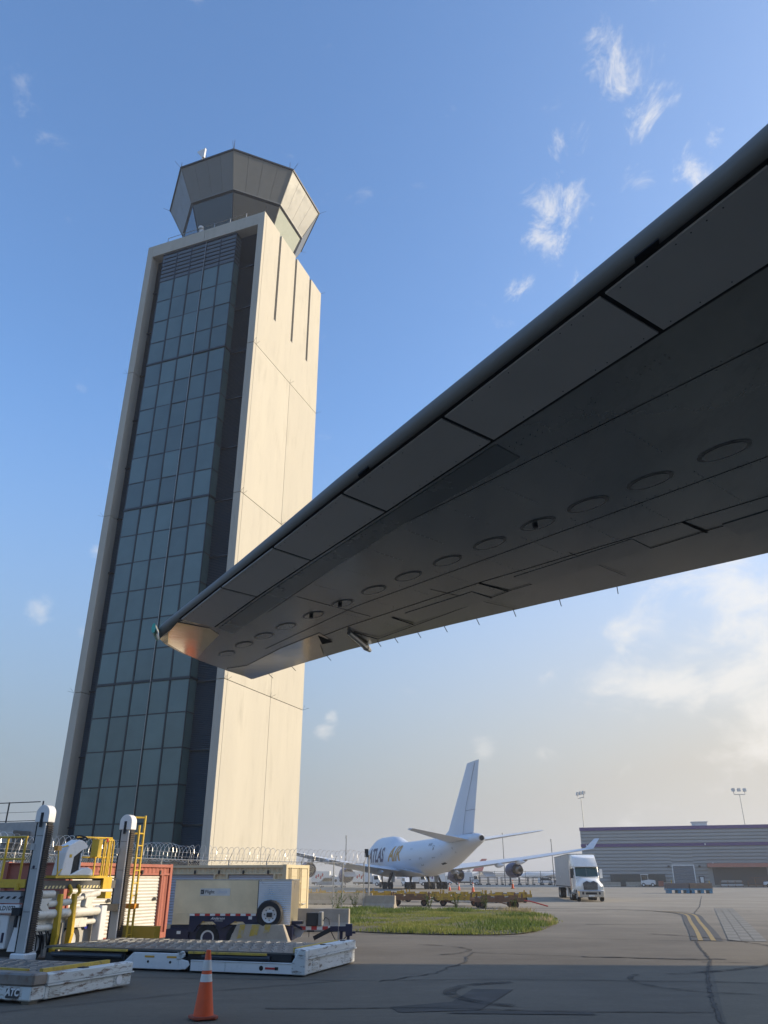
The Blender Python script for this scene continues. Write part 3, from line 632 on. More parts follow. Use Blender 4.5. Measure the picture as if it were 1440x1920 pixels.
for u in us:
    k = u - uT
    le = u_at(LEp, u); kf = u_at(KF, u) if k > 1.1 else le.lerp(u_at(KA, max(u, uT + .9)), .35)
    tmp = TE if k > 0.01 else TE
    # trailing point straight aft along the body direction (0.365,0.931)
    A = Vector((0.365, 0.931)); te = None
    for i in range(len(TE) - 1):
        p, q = Vector(TE[i]), Vector(TE[i + 1]); den = A.x * (q - p).y - A.y * (q - p).x
        if abs(den) < 1e-9: continue
        s1 = ((p - le).x * (q - p).y - (p - le).y * (q - p).x) / den; w1 = ((p - le).x * A.y - (p - le).y * A.x) / den
        if -1e-6 <= w1 <= 1 + 1e-6 and s1 > 0: te = p.lerp(q, w1); break
    if te is None: te = Vector(TE[-1]) if k > 5 else Vector(TE[0])
    ch = (te - le).length; th = 0.10 * ch
    if k < 0.05: th = .16
    c = (te - le) / ch; F_ = lambda f, z: (le.x + c.x * ch * f, le.y + c.y * ch * f, Z0 + z)
    r0 = .11
    ring = [F_(1.0, 0.02), F_(.75, 0), F_(.5, 0), F_(.3, 0), F_(.14, 0), F_((r0 * 1.05) / ch, 0.0), F_(r0 * .45 / ch, .018), F_(r0 * .1 / ch, .055), F_(0, .10), F_(.02 / ch, .145), F_(.11 / ch, .21), F_(.12, .17 + th * .75), F_(.35, .12 + th), F_(.65, .08 + th * .6), F_(1.0, 0.055)]
    if k < 0.05:          # bulged tip edge
        fr = (1, .75, .5, .3, .14, .06, .03, .01, 0, .004, .03, .12, .35, .65, 1)
        zz = (.02, .0, .0, .0, .0, .01, .04, .09, .12, .15, .17, .16, .13, .10, .055)
        ring = [(*at_len(TIP, f), Z0 + z) for f, z in zip(fr, zz)]
    rings.append(ring)
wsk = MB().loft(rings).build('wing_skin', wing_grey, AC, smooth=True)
wsk.data.materials.append(lem)
for p in wsk.data.polygons:
    if all((vi % 15) in (5, 6, 7, 8, 9, 10) for vi in p.vertices): p.material_index = 1
def poly_plate(name, pts, z, m, thick=0.012, bevel=0.0, parent=AC):
    n = len(pts); vs_ = [(p[0], p[1], z) for p in pts] + [(p[0], p[1], z - thick) for p in pts]
    return MB().add(vs_, [tuple(range(n)), tuple(range(2 * n - 1, n - 1, -1))] + [(i, (i + 1) % n, n + (i + 1) % n, n + i) for i in range(n)]).build(name, m, parent, bevel=bevel)
def inset_quad(a, b_, c, d, e):
    """shrink quad towards its inside by e metres"""
    P = [Vector(x) for x in (a, b_, c, d)]; out = []
    for i in range(4):
        p, pr_, nx = P[i], P[i - 1], P[(i + 1) % 4]; out.append(p + (pr_ - p).normalized() * e + (nx - p).normalized() * e)
    return out
for i in range(len(KF) - 1):
    poly_plate('slat_panel', inset_quad(KF[i], KF[i + 1], KA[i + 1], KA[i], 0.022), Z0 + .0, krug, 0.014)
    a, b_ = Vector(KF[i]), Vector(KA[i]); d = (b_ - a).normalized(); n = Vector((-d.y, d.x)) * .02
    if i: poly_plate('panel_seam', [a + n, b_ + n, b_ - n, a - n], Z0 + .0, gap, 0.004)
def seam(pts, w, z=0.003, name='panel_seam', m=None):
    P = [Vector(p) for p in pts]; vs_ = []; fs_ = []
    for i, p in enumerate(P):
        d = (P[min(i + 1, len(P) - 1)] - P[max(i - 1, 0)]).normalized(); n = Vector((-d.y, d.x)) * w / 2
        vs_ += [(p.x + n.x, p.y + n.y, Z0 - z), (p.x - n.x, p.y - n.y, Z0 - z)]
        if i: fs_.append((2 * i - 2, 2 * i - 1, 2 * i + 1, 2 * i))
    m0 = MB().add(vs_, fs_); nv = len(m0.v); m0.add([(x, y, z_ + .002) for x, y, z_ in list(m0.v)], [tuple(f) for f in list(m0.f)])
    return m0.build(name, m or gap, AC)
seam([k for k in KF], 0.030); seam([(p[0] + .0, p[1] + .0) for p in KA], 0.034)
# bare-metal skins of the outer wing: front spar strip, wing box, tip cap and trailing panels
MID = [(-2.49, 11.60), (-1.69, 10.26), (-0.91, 8.86), (0.0, 7.5)]
poly_plate('tip_skin', [(-3.40, 11.93), (-3.12, 11.38), (-2.70, 11.70), (-2.62, 12.05), (-3.02, 12.9), (-3.30, 13.55), (-3.44, 13.15), (-3.56, 12.55)], Z0 + .001, polish, 0.010)
poly_plate('spar_strip', [(-2.56, 11.70), (-1.72, 10.27), (-0.86, 8.92), (0.06, 7.50), (1.0, 6.04), (1.25, 6.28), (0.20, 7.78), (-0.66, 9.16), (-1.50, 10.50), (-2.40, 12.0)], Z0 + .001, wing_dark, 0.008)
poly_plate('trailing_skin', [(-2.90, 14.27), (-2.50, 14.05), (-1.73, 12.85), (-1.02, 11.95), (-0.90, 12.25), (-1.06, 12.62), (-1.05, 13.35), (-1.45, 13.80), (-2.58, 15.10)], Z0 + .001, polish, 0.010)
poly_plate('flap_notch', [(-1.05, 12.10), (-0.84, 12.44), (-1.02, 12.58)], Z0 - .006, gap, 0.010)
MB().cyl((-0.55, 11.85, Z0 - .03), (-0.30, 12.62, Z0 - .05), .035, 8, .05).cyl((-0.30, 12.62, Z0 - .05), (-0.24, 12.86, Z0 - .04), .06, 8, .035).build('drain_mast', steel, AC)
seam([(-1.57, 12.86), (-0.58, 11.63), (1.29, 9.60), (1.72, 9.20), (3.29, 7.67), (3.89, 7.08), (9.5, 1.4), (17, -6)], 0.012)
seam([(-0.10, 12.30), (1.72, 9.93), (2.94, 8.67), (3.64, 7.91), (4.6, 7.0), (9, 3)], 0.016)
seam([(-1.69, 10.9), (0.0, 8.03), (2.77, 4.57), (4.2, 2.9), (9, -4)], 0.008); seam([(-2.0, 12.9), (-0.4, 10.62), (1.2, 8.85), (3.0, 6.85), (5, 4.6)], 0.008)
seam([(-1.2, 10.2), (-0.2, 11.1)], .008); seam([(0.62, 9.9), (1.9, 10.75)], .006); seam([(2.2, 8.6), (3.1, 9.4)], .006)
for a, b_ in (((-0.48, 11.91), (-0.10, 12.30)), ((0.12, 11.15), (0.45, 11.5)), ((1.25, 9.66), (1.68, 9.98)), ((3.25, 7.72), (3.62, 8.0))): seam([a, b_], 0.035, 0.006)
def plate_rect(cx, cy, l, w, ang, name, m, z=0.004):
    d = Vector((math.cos(R(ang)), math.sin(R(ang)))); n = Vector((-d.y, d.x)); c = Vector((cx, cy))
    return poly_plate(name, [c + d * l / 2 + n * w / 2, c - d * l / 2 + n * w / 2, c - d * l / 2 - n * w / 2, c + d * l / 2 - n * w / 2], Z0 - z + .004, m, .006)
for i, (cx, cy, l) in enumerate(((0.9, 10.62, 1.3), (2.4, 8.95, 1.7), (4.4, 7.35, 1.6))):
    plate_rect(cx, cy, l, .42, -47, 'trailing_panel', wing_grey, 0.004)
OV = [(3.08, 6.16, .51), (2.59, 6.75, .49), (2.11, 7.28, .49), (1.68, 7.77, .46), (1.22, 8.32, .47), (0.77, 8.86, .45), (0.31, 9.40, .45), (-0.14, 9.93, .45), (-0.59, 10.49, .43), (-1.04, 11.03, .44), (-1.51, 11.60, .45), (-1.92, 12.12, .44), (-2.32, 12.63, .44), (-2.71, 13.20, .42), (3.62, 5.55, .51), (4.2, 4.9, .52), (4.8, 4.25, .52)]
oval_g = mat('access_panel_grey', (0.33, 0.325, 0.305), 0.24, metal=0.7, var=0.06); oring = mat('access_ring_grey', (0.17, 0.17, 0.165), 0.34, metal=0.6, var=0.3, scale=30)
for i, (x, y, l) in enumerate(OV):
    a = Vector((-0.66, 0.75)); b_ = Vector((0.75, 0.66)); n = 22; bare = False
    pts = lambda k, kw: [Vector((x, y)) + a * l / 2 * k * math.cos(2 * math.pi * j / n) + b_ * l * .27 * kw * math.sin(2 * math.pi * j / n) for j in range(n)]
    poly_plate('access_ring', pts(1, 1), Z0 - (.006 if bare else 0), oring, 0.005)
    poly_plate('access_panel', pts(.82, .76), Z0 - (.010 if bare else .003), oval_g, 0.006)
    if i in (3, 8, 9): MB().cyl((x - .03, y, Z0 - .005), (x - .03, y, Z0 - .045), .03, 8).build('fuel_sump', dark, AC)
# leading-edge slots, tip light, discharge wicks, rivets
for kk in (9.82, 6.40, 3.40):
    q = []
    for du, (f, z) in ((0, (.105, -.004)), (.19, (.105, -.004)), (.19, (.045, .012)), (0, (.045, .012))):
        p = u_at(LEp, uT + kk + du); q.append((p.x + .365 * f, p.y + .931 * f, Z0 + z))
    MB().add(q + [(x, y, z + .02) for x, y, z in q], [(0, 1, 2, 3), (7, 6, 5, 4), (0, 4, 5, 1), (1, 5, 6, 2), (2, 6, 7, 3), (3, 7, 4, 0)]).build('vane_slot', gap, AC)
lens = mat('green_lens', (0.03, 0.35, 0.28), 0.08, spec=0.8)
MB().loft([[(-3.70 + .02 * k, 12.02 + .12 * k - .0, Z0 + .02 + .1 * math.sin(t)) if False else (-3.66 + .035 * math.cos(t) - .02 * k, 12.0 + .16 * k, Z0 + .09 + .085 * math.sin(t)) for t in [i * 0.785 for i in range(8)]] for k in range(4)]).build('navigation_light', lens, AC, smooth=True)
for (x, y) in ((-0.36, 12.79), (-0.11, 12.53), (0.17, 12.31), (0.53, 12.0), (0.93, 11.68), (1.39, 11.3), (1.88, 10.88), (2.45, 10.4), (3.11, 9.87), (-1.0, 13.45), (-1.7, 14.2), (-2.2, 14.8)):
    MB().cyl((x - .02, y - .08, Z0 + .03), (x + .06, y + .16, Z0 - .02), .006, 5).build('static_wick', dark, AC)
rv = MB(); rr = random.Random(9)
for i in range(len(KF) - 3):
    for (a, b_, c) in ((KF[i], KF[i + 1], .05), (KA[i], KA[i + 1], -.05)):
        a, b_ = Vector(a), Vector(b_); n = int((b_ - a).length / .11)
        for k in range(1, n):
            if rr.random() < .45: continue
            p = a.lerp(b_, k / n); q = Vector((.887, .462)) * c * 1.2
            rv.cyl((p.x + q.x, p.y + q.y, Z0 - .012), (p.x + q.x, p.y + q.y, Z0 - .017), .005, 5)
rv.build('rivet_line', gap, AC, kind='stuff')
sr = MB()
def rivets(a, b_, st=.085):
    a, b_ = Vector(a), Vector(b_); n = int((b_ - a).length / st)
    for k in range(n + 1):
        if rr.random() < .12: continue
        p = a.lerp(b_, k / max(1, n)); sr.cyl((p.x, p.y, Z0 + .002), (p.x, p.y, Z0 - .003), .0055, 5)
for ln, d in (([(-1.57, 12.86), (-0.58, 11.63), (1.29, 9.60), (1.72, 9.20), (3.29, 7.67), (3.89, 7.08)], .045), ([(-2.0, 12.9), (-0.4, 10.62), (1.2, 8.85), (3.0, 6.85), (4.4, 5.3)], .04), ([(-1.69, 10.9), (0.0, 8.03), (2.77, 4.57)], .04), ([(-2.5, 11.75), (-1.6, 10.35), (-.7, 9.0), (.2, 7.6), (1.15, 6.1), (2.1, 4.75)], .03)):
    for sg in (-1, 1):
        for a, b_ in zip(ln[:-1], ln[1:]):
            n_ = Vector((-(Vector(b_) - Vector(a)).y, (Vector(b_) - Vector(a)).x)).normalized() * d * sg
            rivets(Vector(a) + n_, Vector(b_) + n_)
for i in range(13):
    c0 = (Vector(OV[i][:2]) + Vector(OV[i + 1][:2])) / 2 if i != 13 else None; d = Vector((.75, .66))
    rivets(c0 - d * 1.0, c0 - d * .42, .07); rivets(c0 + d * .16, c0 + d * 1.25, .07)
sr.build('skin_rivets', oring, AC, kind='stuff')
# body behind the camera's right shoulder
NOSE = Vector((11.8, -36.8, 0)); AFT = Vector((.365, .931, 0)); STB = Vector((-.931, .365, 0))
ac_white = mat('aircraft_white', (0.72, 0.73, 0.74), 0.28, var=0.03, scale=0.3, coat=0.3)
def bl(s_, l, z): p = NOSE + AFT * s_ + STB * l; return (p.x, p.y, z)
FUS = [(0, 4.5, 5.0, .25), (.6, 3.7, 6.2, 1.1), (2, 2.9, 7.4, 1.9), (4.5, 2.6, 9.2, 2.75), (7.5, 2.42, 10.0, 3.15), (10, 2.4, 10.15, 3.25), (18, 2.4, 10.1, 3.25), (22, 2.4, 9.8, 3.25), (25, 2.4, 9.0, 3.25), (28, 2.4, 8.55, 3.25), (36, 2.4, 8.5, 3.25), (45, 2.4, 8.5, 3.25), (50, 2.75, 8.5, 3.2), (55, 3.55, 8.5, 2.9), (60, 4.75, 8.5, 2.3), (65, 5.95, 8.5, 1.55), (68.3, 6.65, 8.42, 1.02), (69.5, 6.92, 8.28, .80), (70, 7.1, 8.1, .6)]
def fus_ring(st, xf, n=28):
    s_, zb, zt, hw = st; zc_ = zb + min(3.1, (zt - zb) * .5); r = []
    for k in range(n):
        t = 2 * math.pi * k / n; cx, sz = math.cos(t), math.sin(t)
        if sz >= 0: zz = zc_ + (zt - zc_) * sz; xx = hw * (abs(cx) ** (1.0 if zt < 9 else 0.95)) * (1 if cx >= 0 else -1)
        else: zz = zc_ + (zc_ - zb) * sz; xx = hw * cx
        if zt > 8.9 and zz > 7.6: xx *= 1 - .22 * (zz - 7.6) / 2.5
        r.append(xf(s_, xx, zz))
    return r
MB().loft([fus_ring(s_, bl) for s_ in FUS]).build('fuselage', ac_white, AC, smooth=True)
def plate3(pts_a, pts_b): return MB().loft([pts_a, pts_b])
FT = .22
MB().loft([[bl(53, -FT, 8.2), bl(67, -FT, 8.2), bl(67, FT, 8.2), bl(53, FT, 8.2)], [bl(66.5, -.1, 19.4), bl(73.5, -.1, 19.4), bl(73.5, .1, 19.4), bl(66.5, .1, 19.4)]]).build('tail_fin', ac_white, AC)  # unseen fin, sweep shaped so its shadow edge crosses the apron
for l_ in (-4.5, 4.5):
    MB().cyl(bl(34, l_, .62), bl(34, l_ * .7, 3.4), .22, 8).build('gear_leg', steel, AC)
    for ds in (-.75, .75):
        for dl in (-.5, .5): MB().cyl(bl(34 + ds, l_ + dl - .2, .62), bl(34 + ds, l_ + dl + .2, .62), .62, 16).build('gear_wheel', black, AC)
# unseen hall added beyond it to cast shadow over the foreground
CH = thing('shade_hall', 'unseen grey hall added on the right to shade the foreground', 'building', (52, 27, 0))
hallm = mat('shade_hall_grey', (0.30, 0.30, 0.29), 0.6)
MB().box(0, 80, -110, 0, 0, 22.6).build('wall', hallm, CH); MB().box(-.4, 80.4, -110.4, .0, 22.6, 23.0).build('roof', dark, CH)
for k in range(5): MB().box(-.06, 0.0, -100 + k * 20, -86 + k * 20, 0, 12).build('shade_hall_door', mat('shade_hall_door_grey', (.4, .4, .4), .5), CH)
# ------------------------------------------------------------------ parked jumbo freighter in the middle distance
JJ = thing('jumbo_freighter', 'white four-engined jumbo freighter parked with its tail towards us', 'aircraft', (-2.4, 200.0, 0), math.degrees(math.atan2(-.967, .252)))
def jl(s_, l, z): return (s_, l, z)
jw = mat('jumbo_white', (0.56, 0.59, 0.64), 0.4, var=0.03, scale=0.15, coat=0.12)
jbare = mat('bare_metal_belly', (0.62, 0.60, 0.57), 0.28, metal=0.8, var=0.06, scale=0.3)
FJ = []
for a, b_ in zip(FUS[:-1], FUS[1:]):
    for i in range(3): FJ.append(tuple(a[j] + (b_[j] - a[j]) * i / 3 for j in range(4)))
FJ.append(FUS[-1])
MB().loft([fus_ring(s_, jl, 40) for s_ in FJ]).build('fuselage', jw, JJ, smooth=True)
MB().loft([[(24, -3.6, 3.2), (24, 3.6, 3.2), (24, 2.2, 2.3), (24, -2.2, 2.3)], [(30, -4.2, 3.6), (30, 4.2, 3.6), (30, 2.8, 2.15), (30, -2.8, 2.15)], [(38, -4.0, 3.4), (38, 4.0, 3.4), (38, 2.6, 2.2), (38, -2.6, 2.2)], [(44, -2.8, 2.8), (44, 2.8, 2.8), (44, 1.5, 2.4), (44, -1.5, 2.4)]]).build('belly_fairing', jw, JJ, smooth=True)
def airfoil(le, te, l, z, tk, n=6):
    c = te - le; pts = []
    for f in (0, .06, .25, .5, .8, 1): pts.append((le + c * f, l, z + tk * (0, .32, .5, .46, .2, .01)[(0, .06, .25, .5, .8, 1).index(f)]))
    for f in (1, .8, .5, .25, .06): pts.append((le + c * f, l, z - tk * {1: .01, .8: .15, .5: .4, .25: .5, .06: .32}[f]))
    return pts
for sg in (-1, 1):
    wing = [airfoil(19, 36.2, sg * 2.6, 3.0, 1.9), airfoil(27.0, 37.3, sg * 11.7, 4.05, 1.25), airfoil(35.3, 42.0, sg * 21, 5.35, .75), airfoil(44.3, 48.4, sg * 31, 7.0, .4)]
    MB().loft(wing).build('wing', jw, JJ, smooth=True)
    MB().loft([airfoil(44.6, 48.3, sg * 31.0, 7.05, .3), airfoil(47.2, 49.2, sg * 31.9, 8.75, .1)]).build('winglet', jw, JJ, smooth=True)
    for k, (l, se, zz) in enumerate(((11.7, 22.4, 2.45), (21.0, 31.2, 3.35))):
        prof = [(.95, 0), (1.28, .25), (1.42, 1.0), (1.40, 2.4), (1.22, 3.6), (1.16, 3.6), (1.0, 2.6)]
        eng = MB().lathe(prof, 28, (se, sg * l, zz), 'x').build('engine_cowling', mat('cowling_blue', (0.022, 0.030, 0.14), 0.4, spec=.3), JJ, smooth=True)
        MB().lathe([(.70, 2.4), (.74, 3.6), (.70, 4.5), (.56, 5.2), (.52, 5.18), (.45, 4.6)], 24, (se, sg * l, zz), 'x').build('exhaust_nozzle', mat('nozzle_metal', (0.34, 0.31, 0.28), 0.35, metal=0.85), eng, smooth=True)
        MB().lathe([(.32, 4.6), (.26, 5.4), (.05, 6.1)], 16, (se, sg * l, zz), 'x').build('exhaust_plug', mat('plug_metal', (0.12, 0.11, 0.10), 0.4, metal=0.8), eng, smooth=True)
        lw = (27.0, 35.3)[k]; zw_ = (4.05, 5.35)[k]
        MB().prism([(se + 1.2, zz + 1.35), (se + 4.6, zz + 1.0), (lw + 4.5, zw_ - .35), (lw + 1.0, zw_ + .1), (lw - .2, zw_ + .1)], 'y', sg * l - .2, sg * l + .2).build('engine_pylon', mat('pylon_grey', (0.5, 0.48, 0.46), 0.35, metal=0.5), JJ)
    for (l, a, zz) in ((7.5, 33.0, 2.85), (15.5, 36.5, 4.0), (19.0, 38.6, 4.55)):
        MB().loft([[(a + x, sg * l + r * math.cos(t), zz + .15 + r * 1.2 * math.sin(t)) for t in [i * math.pi / 4 for i in range(8)]] for x, r in ((0, .05), (1.2, .36), (3, .34), (4.8, .06))]).build('flap_fairing', jw, JJ, smooth=True)
    MB().prism([(36.6, 3.0), (38.4, 2.2), (38.3, 2.1), (36.4, 2.8)], 'y', sg * 12.8, sg * 15.0).build('flap', jw, JJ)
    MB().loft([airfoil(57.6, 67.2, sg * 1.0, 7.45, .75), airfoil(66.6, 69.6, sg * 11.0, 8.9, .25)]).build('tailplane', jw, JJ, smooth=True)
    for (l, s_) in ((5.5, 33.4), (1.95, 36.6)):
        g_ = MB().cyl((s_, sg * l, .7), (s_, sg * (l * .8), 2.9), .2, 10).beam((s_ + .1, sg * l, 1.1), (s_ - 1.8, sg * l * .8, 2.8), .14).beam((s_ - .9, sg * l, .65), (s_ + .9, sg * l, .65), .22).build('gear_leg', dark, JJ)
        for ds in (-.75, .75):
            for dl in (-.56, .56):
                MB().lathe([(.3, -.2), (.58, -.2), (.63, -.12), (.63, .12), (.58, .2), (.3, .2)], 18, (s_ + ds, sg * l + dl, .63), 'y').build('gear_wheel', black, g_)
    MB().prism([(32.2, 1.2), (34.4, 1.2), (34.6, 2.9), (32.0, 2.9)], 'y', sg * 4.35, sg * 4.45).build('gear_door', jw, JJ)
ng = MB().cyl((8, 0, .6), (8, 0, 2.6), .16, 10).beam((8, 0, 1.2), (6.6, 0, 2.5), .12).build('gear_leg', dark, JJ)
for dl in (-.4, .4): MB().cyl((8, dl - .16, .58), (8, dl + .16, .58), .58, 16).build('gear_wheel', black, ng)
fin = MB().loft([[(s0 + (s1 - s0) * f, w * tk, z) for f, w in ((0, 0), (.1, .7), (.35, 1), (.7, .7), (1, .05), (1, -.05), (.7, -.7), (.35, -1), (.1, -.7))] for s0, s1, z, tk in ((50.0, 66.6, 8.1, .42), (54.4, 66.9, 9.4, .40), (65.0, 70.6, 19.4, .14))]).build('tail_fin', jw, JJ, smooth=True)
seamj = mat('jumbo_seam', (0.12, 0.12, 0.13), 0.7)
for sg in (-1, 1):
    MB().tube([(62.8, sg * .44, 8.45), (64.5, sg * .36, 12.5), (68.9, sg * .12, 19.1)], .025, 4).tube([(62.8, sg * .44, 8.45), (66.6, sg * .2, 8.5)], .04, 4).tube([(64.3, sg * .36, 12.0), (67.9, sg * .1, 12.0)], .025, 4).build('rudder_seam', seamj, fin)
MB().lathe([(.40, 69.9), (.44, 70.15), (.36, 70.15), (.33, 69.7)], 16, (0, 0, 7.62), 'x').build('exhaust_rim', mat('apu_metal', (0.3, 0.29, 0.28), 0.4, metal=.7), JJ)
MB().lathe([(.01, 70.03), (.35, 70.08)], 14, (0, 0, 7.62), 'x').build('tail_exhaust', gap, JJ)
def on_side(s_, z, out=.03, sg=-1):
    """port-side skin point at station s and height z"""
    for a, b_ in zip(FUS[:-1], FUS[1:]):
        if a[0] <= s_ <= b_[0]:
            f = (s_ - a[0]) / (b_[0] - a[0]); st = tuple(a[j] + (b_[j] - a[j]) * f for j in range(4)); break
    _, zb, zt, hw = st; zc_ = zb + min(3.1, (zt - zb) * .5); q = (z - zc_) / ((zt - zc_) if z > zc_ else (zc_ - zb)); xx = hw * math.sqrt(max(0, 1 - q * q)) ** (1 if zt < 9 else .95)
    if zt > 8.9 and z > 7.6: xx *= 1 - .22 * (z - 7.6) / 2.5
    return Vector((s_, sg * (xx + out), z))
def decal(txt, size, s0, z0, m, shear, bold, sx):
    me = text_mesh(txt, size, m, shear, 0, bold, 'LEFT'); bm = bmesh.new(); bm.from_mesh(me)
    for k in range(1, 14): bmesh.ops.bisect_plane(bm, geom=bm.verts[:] + bm.edges[:] + bm.faces[:], plane_co=(0, size * k / 14, 0), plane_no=(0, 1, 0))
    for v in bm.verts: v.co = on_side(s0 + v.co.x * sx, z0 + v.co.y)
    bm.to_mesh(me); bm.free(); return link('lettering', me, JJ)
decal('ATLAS', 3.8, 8.2, 4.3, mat('navy_lettering', (0.012, 0.014, 0.07), 0.5), 0.18, 0.11, 1.20)
decal('AIR', 3.8, 25.2, 4.3, mat('gold_lettering', (0.50, 0.235, 0.012), 0.5), 0.18, 0.11, 1.52)
def skinline(pts, r, nm, m): return MB().tube([on_side(a, b_, .015) for a, b_ in pts], r, 4).build(nm, m, JJ)
for s_, z, w, h in ((53.5, 5.1, 1.1, 1.9), (40.5, 5.0, 1.1, 1.9), (47.0, 4.0, 1.2, 1.2)):
    skinline([(s_, z), (s_ + w, z), (s_ + w, z + h), (s_, z + h), (s_, z)], .04, 'door_outline', seamj)
MB().add([on_side(a, b_, .03) for a, b_ in ((54.1, 6.3), (54.4, 6.3), (54.4, 6.75), (54.1, 6.75))], [(0, 1, 2, 3)]).build('door_window', gap, JJ)
skinline([(62.0, 5.7), (61.6, 6.4), (62.0, 7.4), (63.2, 8.0)], .05, 'panel_seam', seamj); skinline([(57, 4.3), (57.3, 5.6), (57, 7.0)], .035, 'panel_seam', seamj)
MB().add([on_side(a, b_, .03) for a, b_ in ((55.2, 3.95), (56.6, 4.15), (56.6, 4.35), (55.2, 4.15))], [(0, 1, 2, 3)]).build('outflow_vent', gap, JJ)
me = text_mesh('N-476', .7, seamj, 0, 0, 0, 'LEFT')
for v in me.vertices: v.co = on_side(51.0 + v.co.x, 6.9 + v.co.y)
link('registration', me, JJ)

# ------------------------------------------------------------------ big shed with purple bands
WH = thing('airport_shed', 'long grey ribbed shed with two purple bands and roof plant', 'shed', (50.4, 216.5, 0), -18.6)
wall_m = mat('grey_cladding', (0.325, 0.335, 0.33), 0.5, metal=0.1, var=0.06, scale=0.2)
purp = mat('purple_trim', (0.075, 0.038, 0.17), 0.5, var=0.06)
WL, WH_H = 120.0, 13.6
def clad(name, x0, x1, z0, z1, step=.78):
    b = MB(); n = max(1, round((z1 - z0) / step)); st = (z1 - z0) / n
    for i in range(n):
        z = z0 + i * st; b.prism([(0.06, z + .02), (0.02, z + .06), (0.02, z + st * .6), (.06, z + st * .72), (.06, z + st)], 'x', x0, x1)
    return b.build(name, wall_m, WH)
clad('cladding', 0, WL, 9.75, 12.85); clad('cladding', 0, 21.2, 0.4, 9.0); clad('cladding', 26.3, 29.4, .4, 9.0); clad('cladding', 21.2, 26.3, 4.75, 9.0)
clad('cladding', 29.4, WL, 5.15, 9.0); clad('cladding', 42.5, WL, .4, 4.2)
MB().box(-.1, WL, -.12, .3, 12.87, 13.65).build('purple_band', purp, WH); MB().box(-.1, WL, -.10, .25, 9.02, 9.73).build('purple_band', purp, WH)
MB().box(0.02, WL, .14, 60, 0, 13.5).build('shed_body', wall_m, WH); MB().box(0, 42.5, -.05, .1, 0, .38).build('plinth', barr, WH)
dr = MB()
for k in range(12): dr.prism([(.1, .05 + k * .38), (.02, .09 + k * .38), (.02, .38 + k * .38), (.1, .43 + k * .38)], 'x', 21.4, 26.1)
dr.build('roller_door', mat('door_grey_blue', (0.15, 0.175, 0.20), 0.45), WH)
MB().box(21.15, 21.38, -.06, .1, 0, 4.75).box(26.12, 26.35, -.06, .1, 0, 4.75).box(21.15, 26.35, -.06, .1, 4.62, 4.85).build('door_frame', white, WH)
MB().box(27.0, 28.3, -.05, .12, 0, 2.4).build('side_door', mat('door_dark', (0.06, 0.07, 0.08), .5), WH); MB().box(27.35, 28.05, -.09, -.04, .9, 2.1).build('door_notice', white, WH)
MB().box(29.3, WL, -2.8, .1, 4.25, 5.1).build('canopy', mat('salmon_canopy', (0.42, 0.16, 0.115), 0.6), WH)
MB().box(30.4, 42.4, -.02, .1, .4, 4.2).build('recess_shade_panel', mat('recess_shade', (0.07, 0.075, 0.08), .7), WH)  # flat panel, the recess's shade is put into its dark colour
for x in (20.2, 27.3): MB().box(x, x + .5, -.4, 0, 4.3, 4.7).build('wall_lamp', dark, WH)
for x, z in ((1.2, 9.2), (1.8, 9.2), (29.5, 9.2), (30.6, 4.9)): MB().box(x, x + .25, -.35, -.1, z, z + .4).build('wall_lamp', white, WH)
MB().box(27.4, 31.0, 4, 7, 13.5, 14.6).box(27.2, 31.2, 3.8, 7.2, 14.6, 14.8).build('roof_unit', mat('roof_unit_white', (.6, .6, .6), .5), WH)
def mast_light(x, y, z0, z1, label, rz, n=3, sp=1.5):
    t = thing('light_mast', label, 'light mast', (x, y, z0), rz, 'floodlight masts behind the shed')
    MB().cyl((0, 0, 0), (0, 0, z1 - z0 - .8), .17, 8, .10).build('pole', steel, t)
    MB().tube([(-1.7, 0, z1 - z0 + .1), (-1.6, 0, z1 - z0 - .7), (1.6, 0, z1 - z0 - .7), (1.7, 0, z1 - z0 + .1)], .10, 6).build('crossarm', steel, t)
    for i in range(n):
        x_ = -1.7 + i * 3.4 / (n - 1); zt_ = z1 - z0
        MB().prism([(-.45, zt_ + .1), (.25, zt_ + .1), (.45, zt_ + .85), (-.25, zt_ + 1.0)], 'x', x_ - .36, x_ + .36).build('lamp_head', mat('lamp_housing', (.5, .49, .46), .5), t)
mast_light(56.2, 236.0, 0, 23.3, 'floodlight mast rising at the left corner of the shed', -75)
mast_light(101.6, 236.0, 0, 24.2, 'three-headed floodlight mast above the right part of the shed', 5)
for (x, y, h, lab) in ((-8.5, 190, 9.9, 'thin pole standing left of the jumbo nose'), (33.0, 235, 12.6, 'thin pole rising behind the right tailplane of the jumbo'), (45.8, 232, 10.9, 'thin pole standing just left of the lorry trailer')):
    t = thing('thin_pole', lab, 'pole', (x, y, 0)); MB().cyl((0, 0, 0), (0, 0, h), .12, 6, .08).build('pole', dark, t); MB().cyl((0, 0, h), (0, 0, h + .7), .18, 6).build('pole_cap', steel, t)

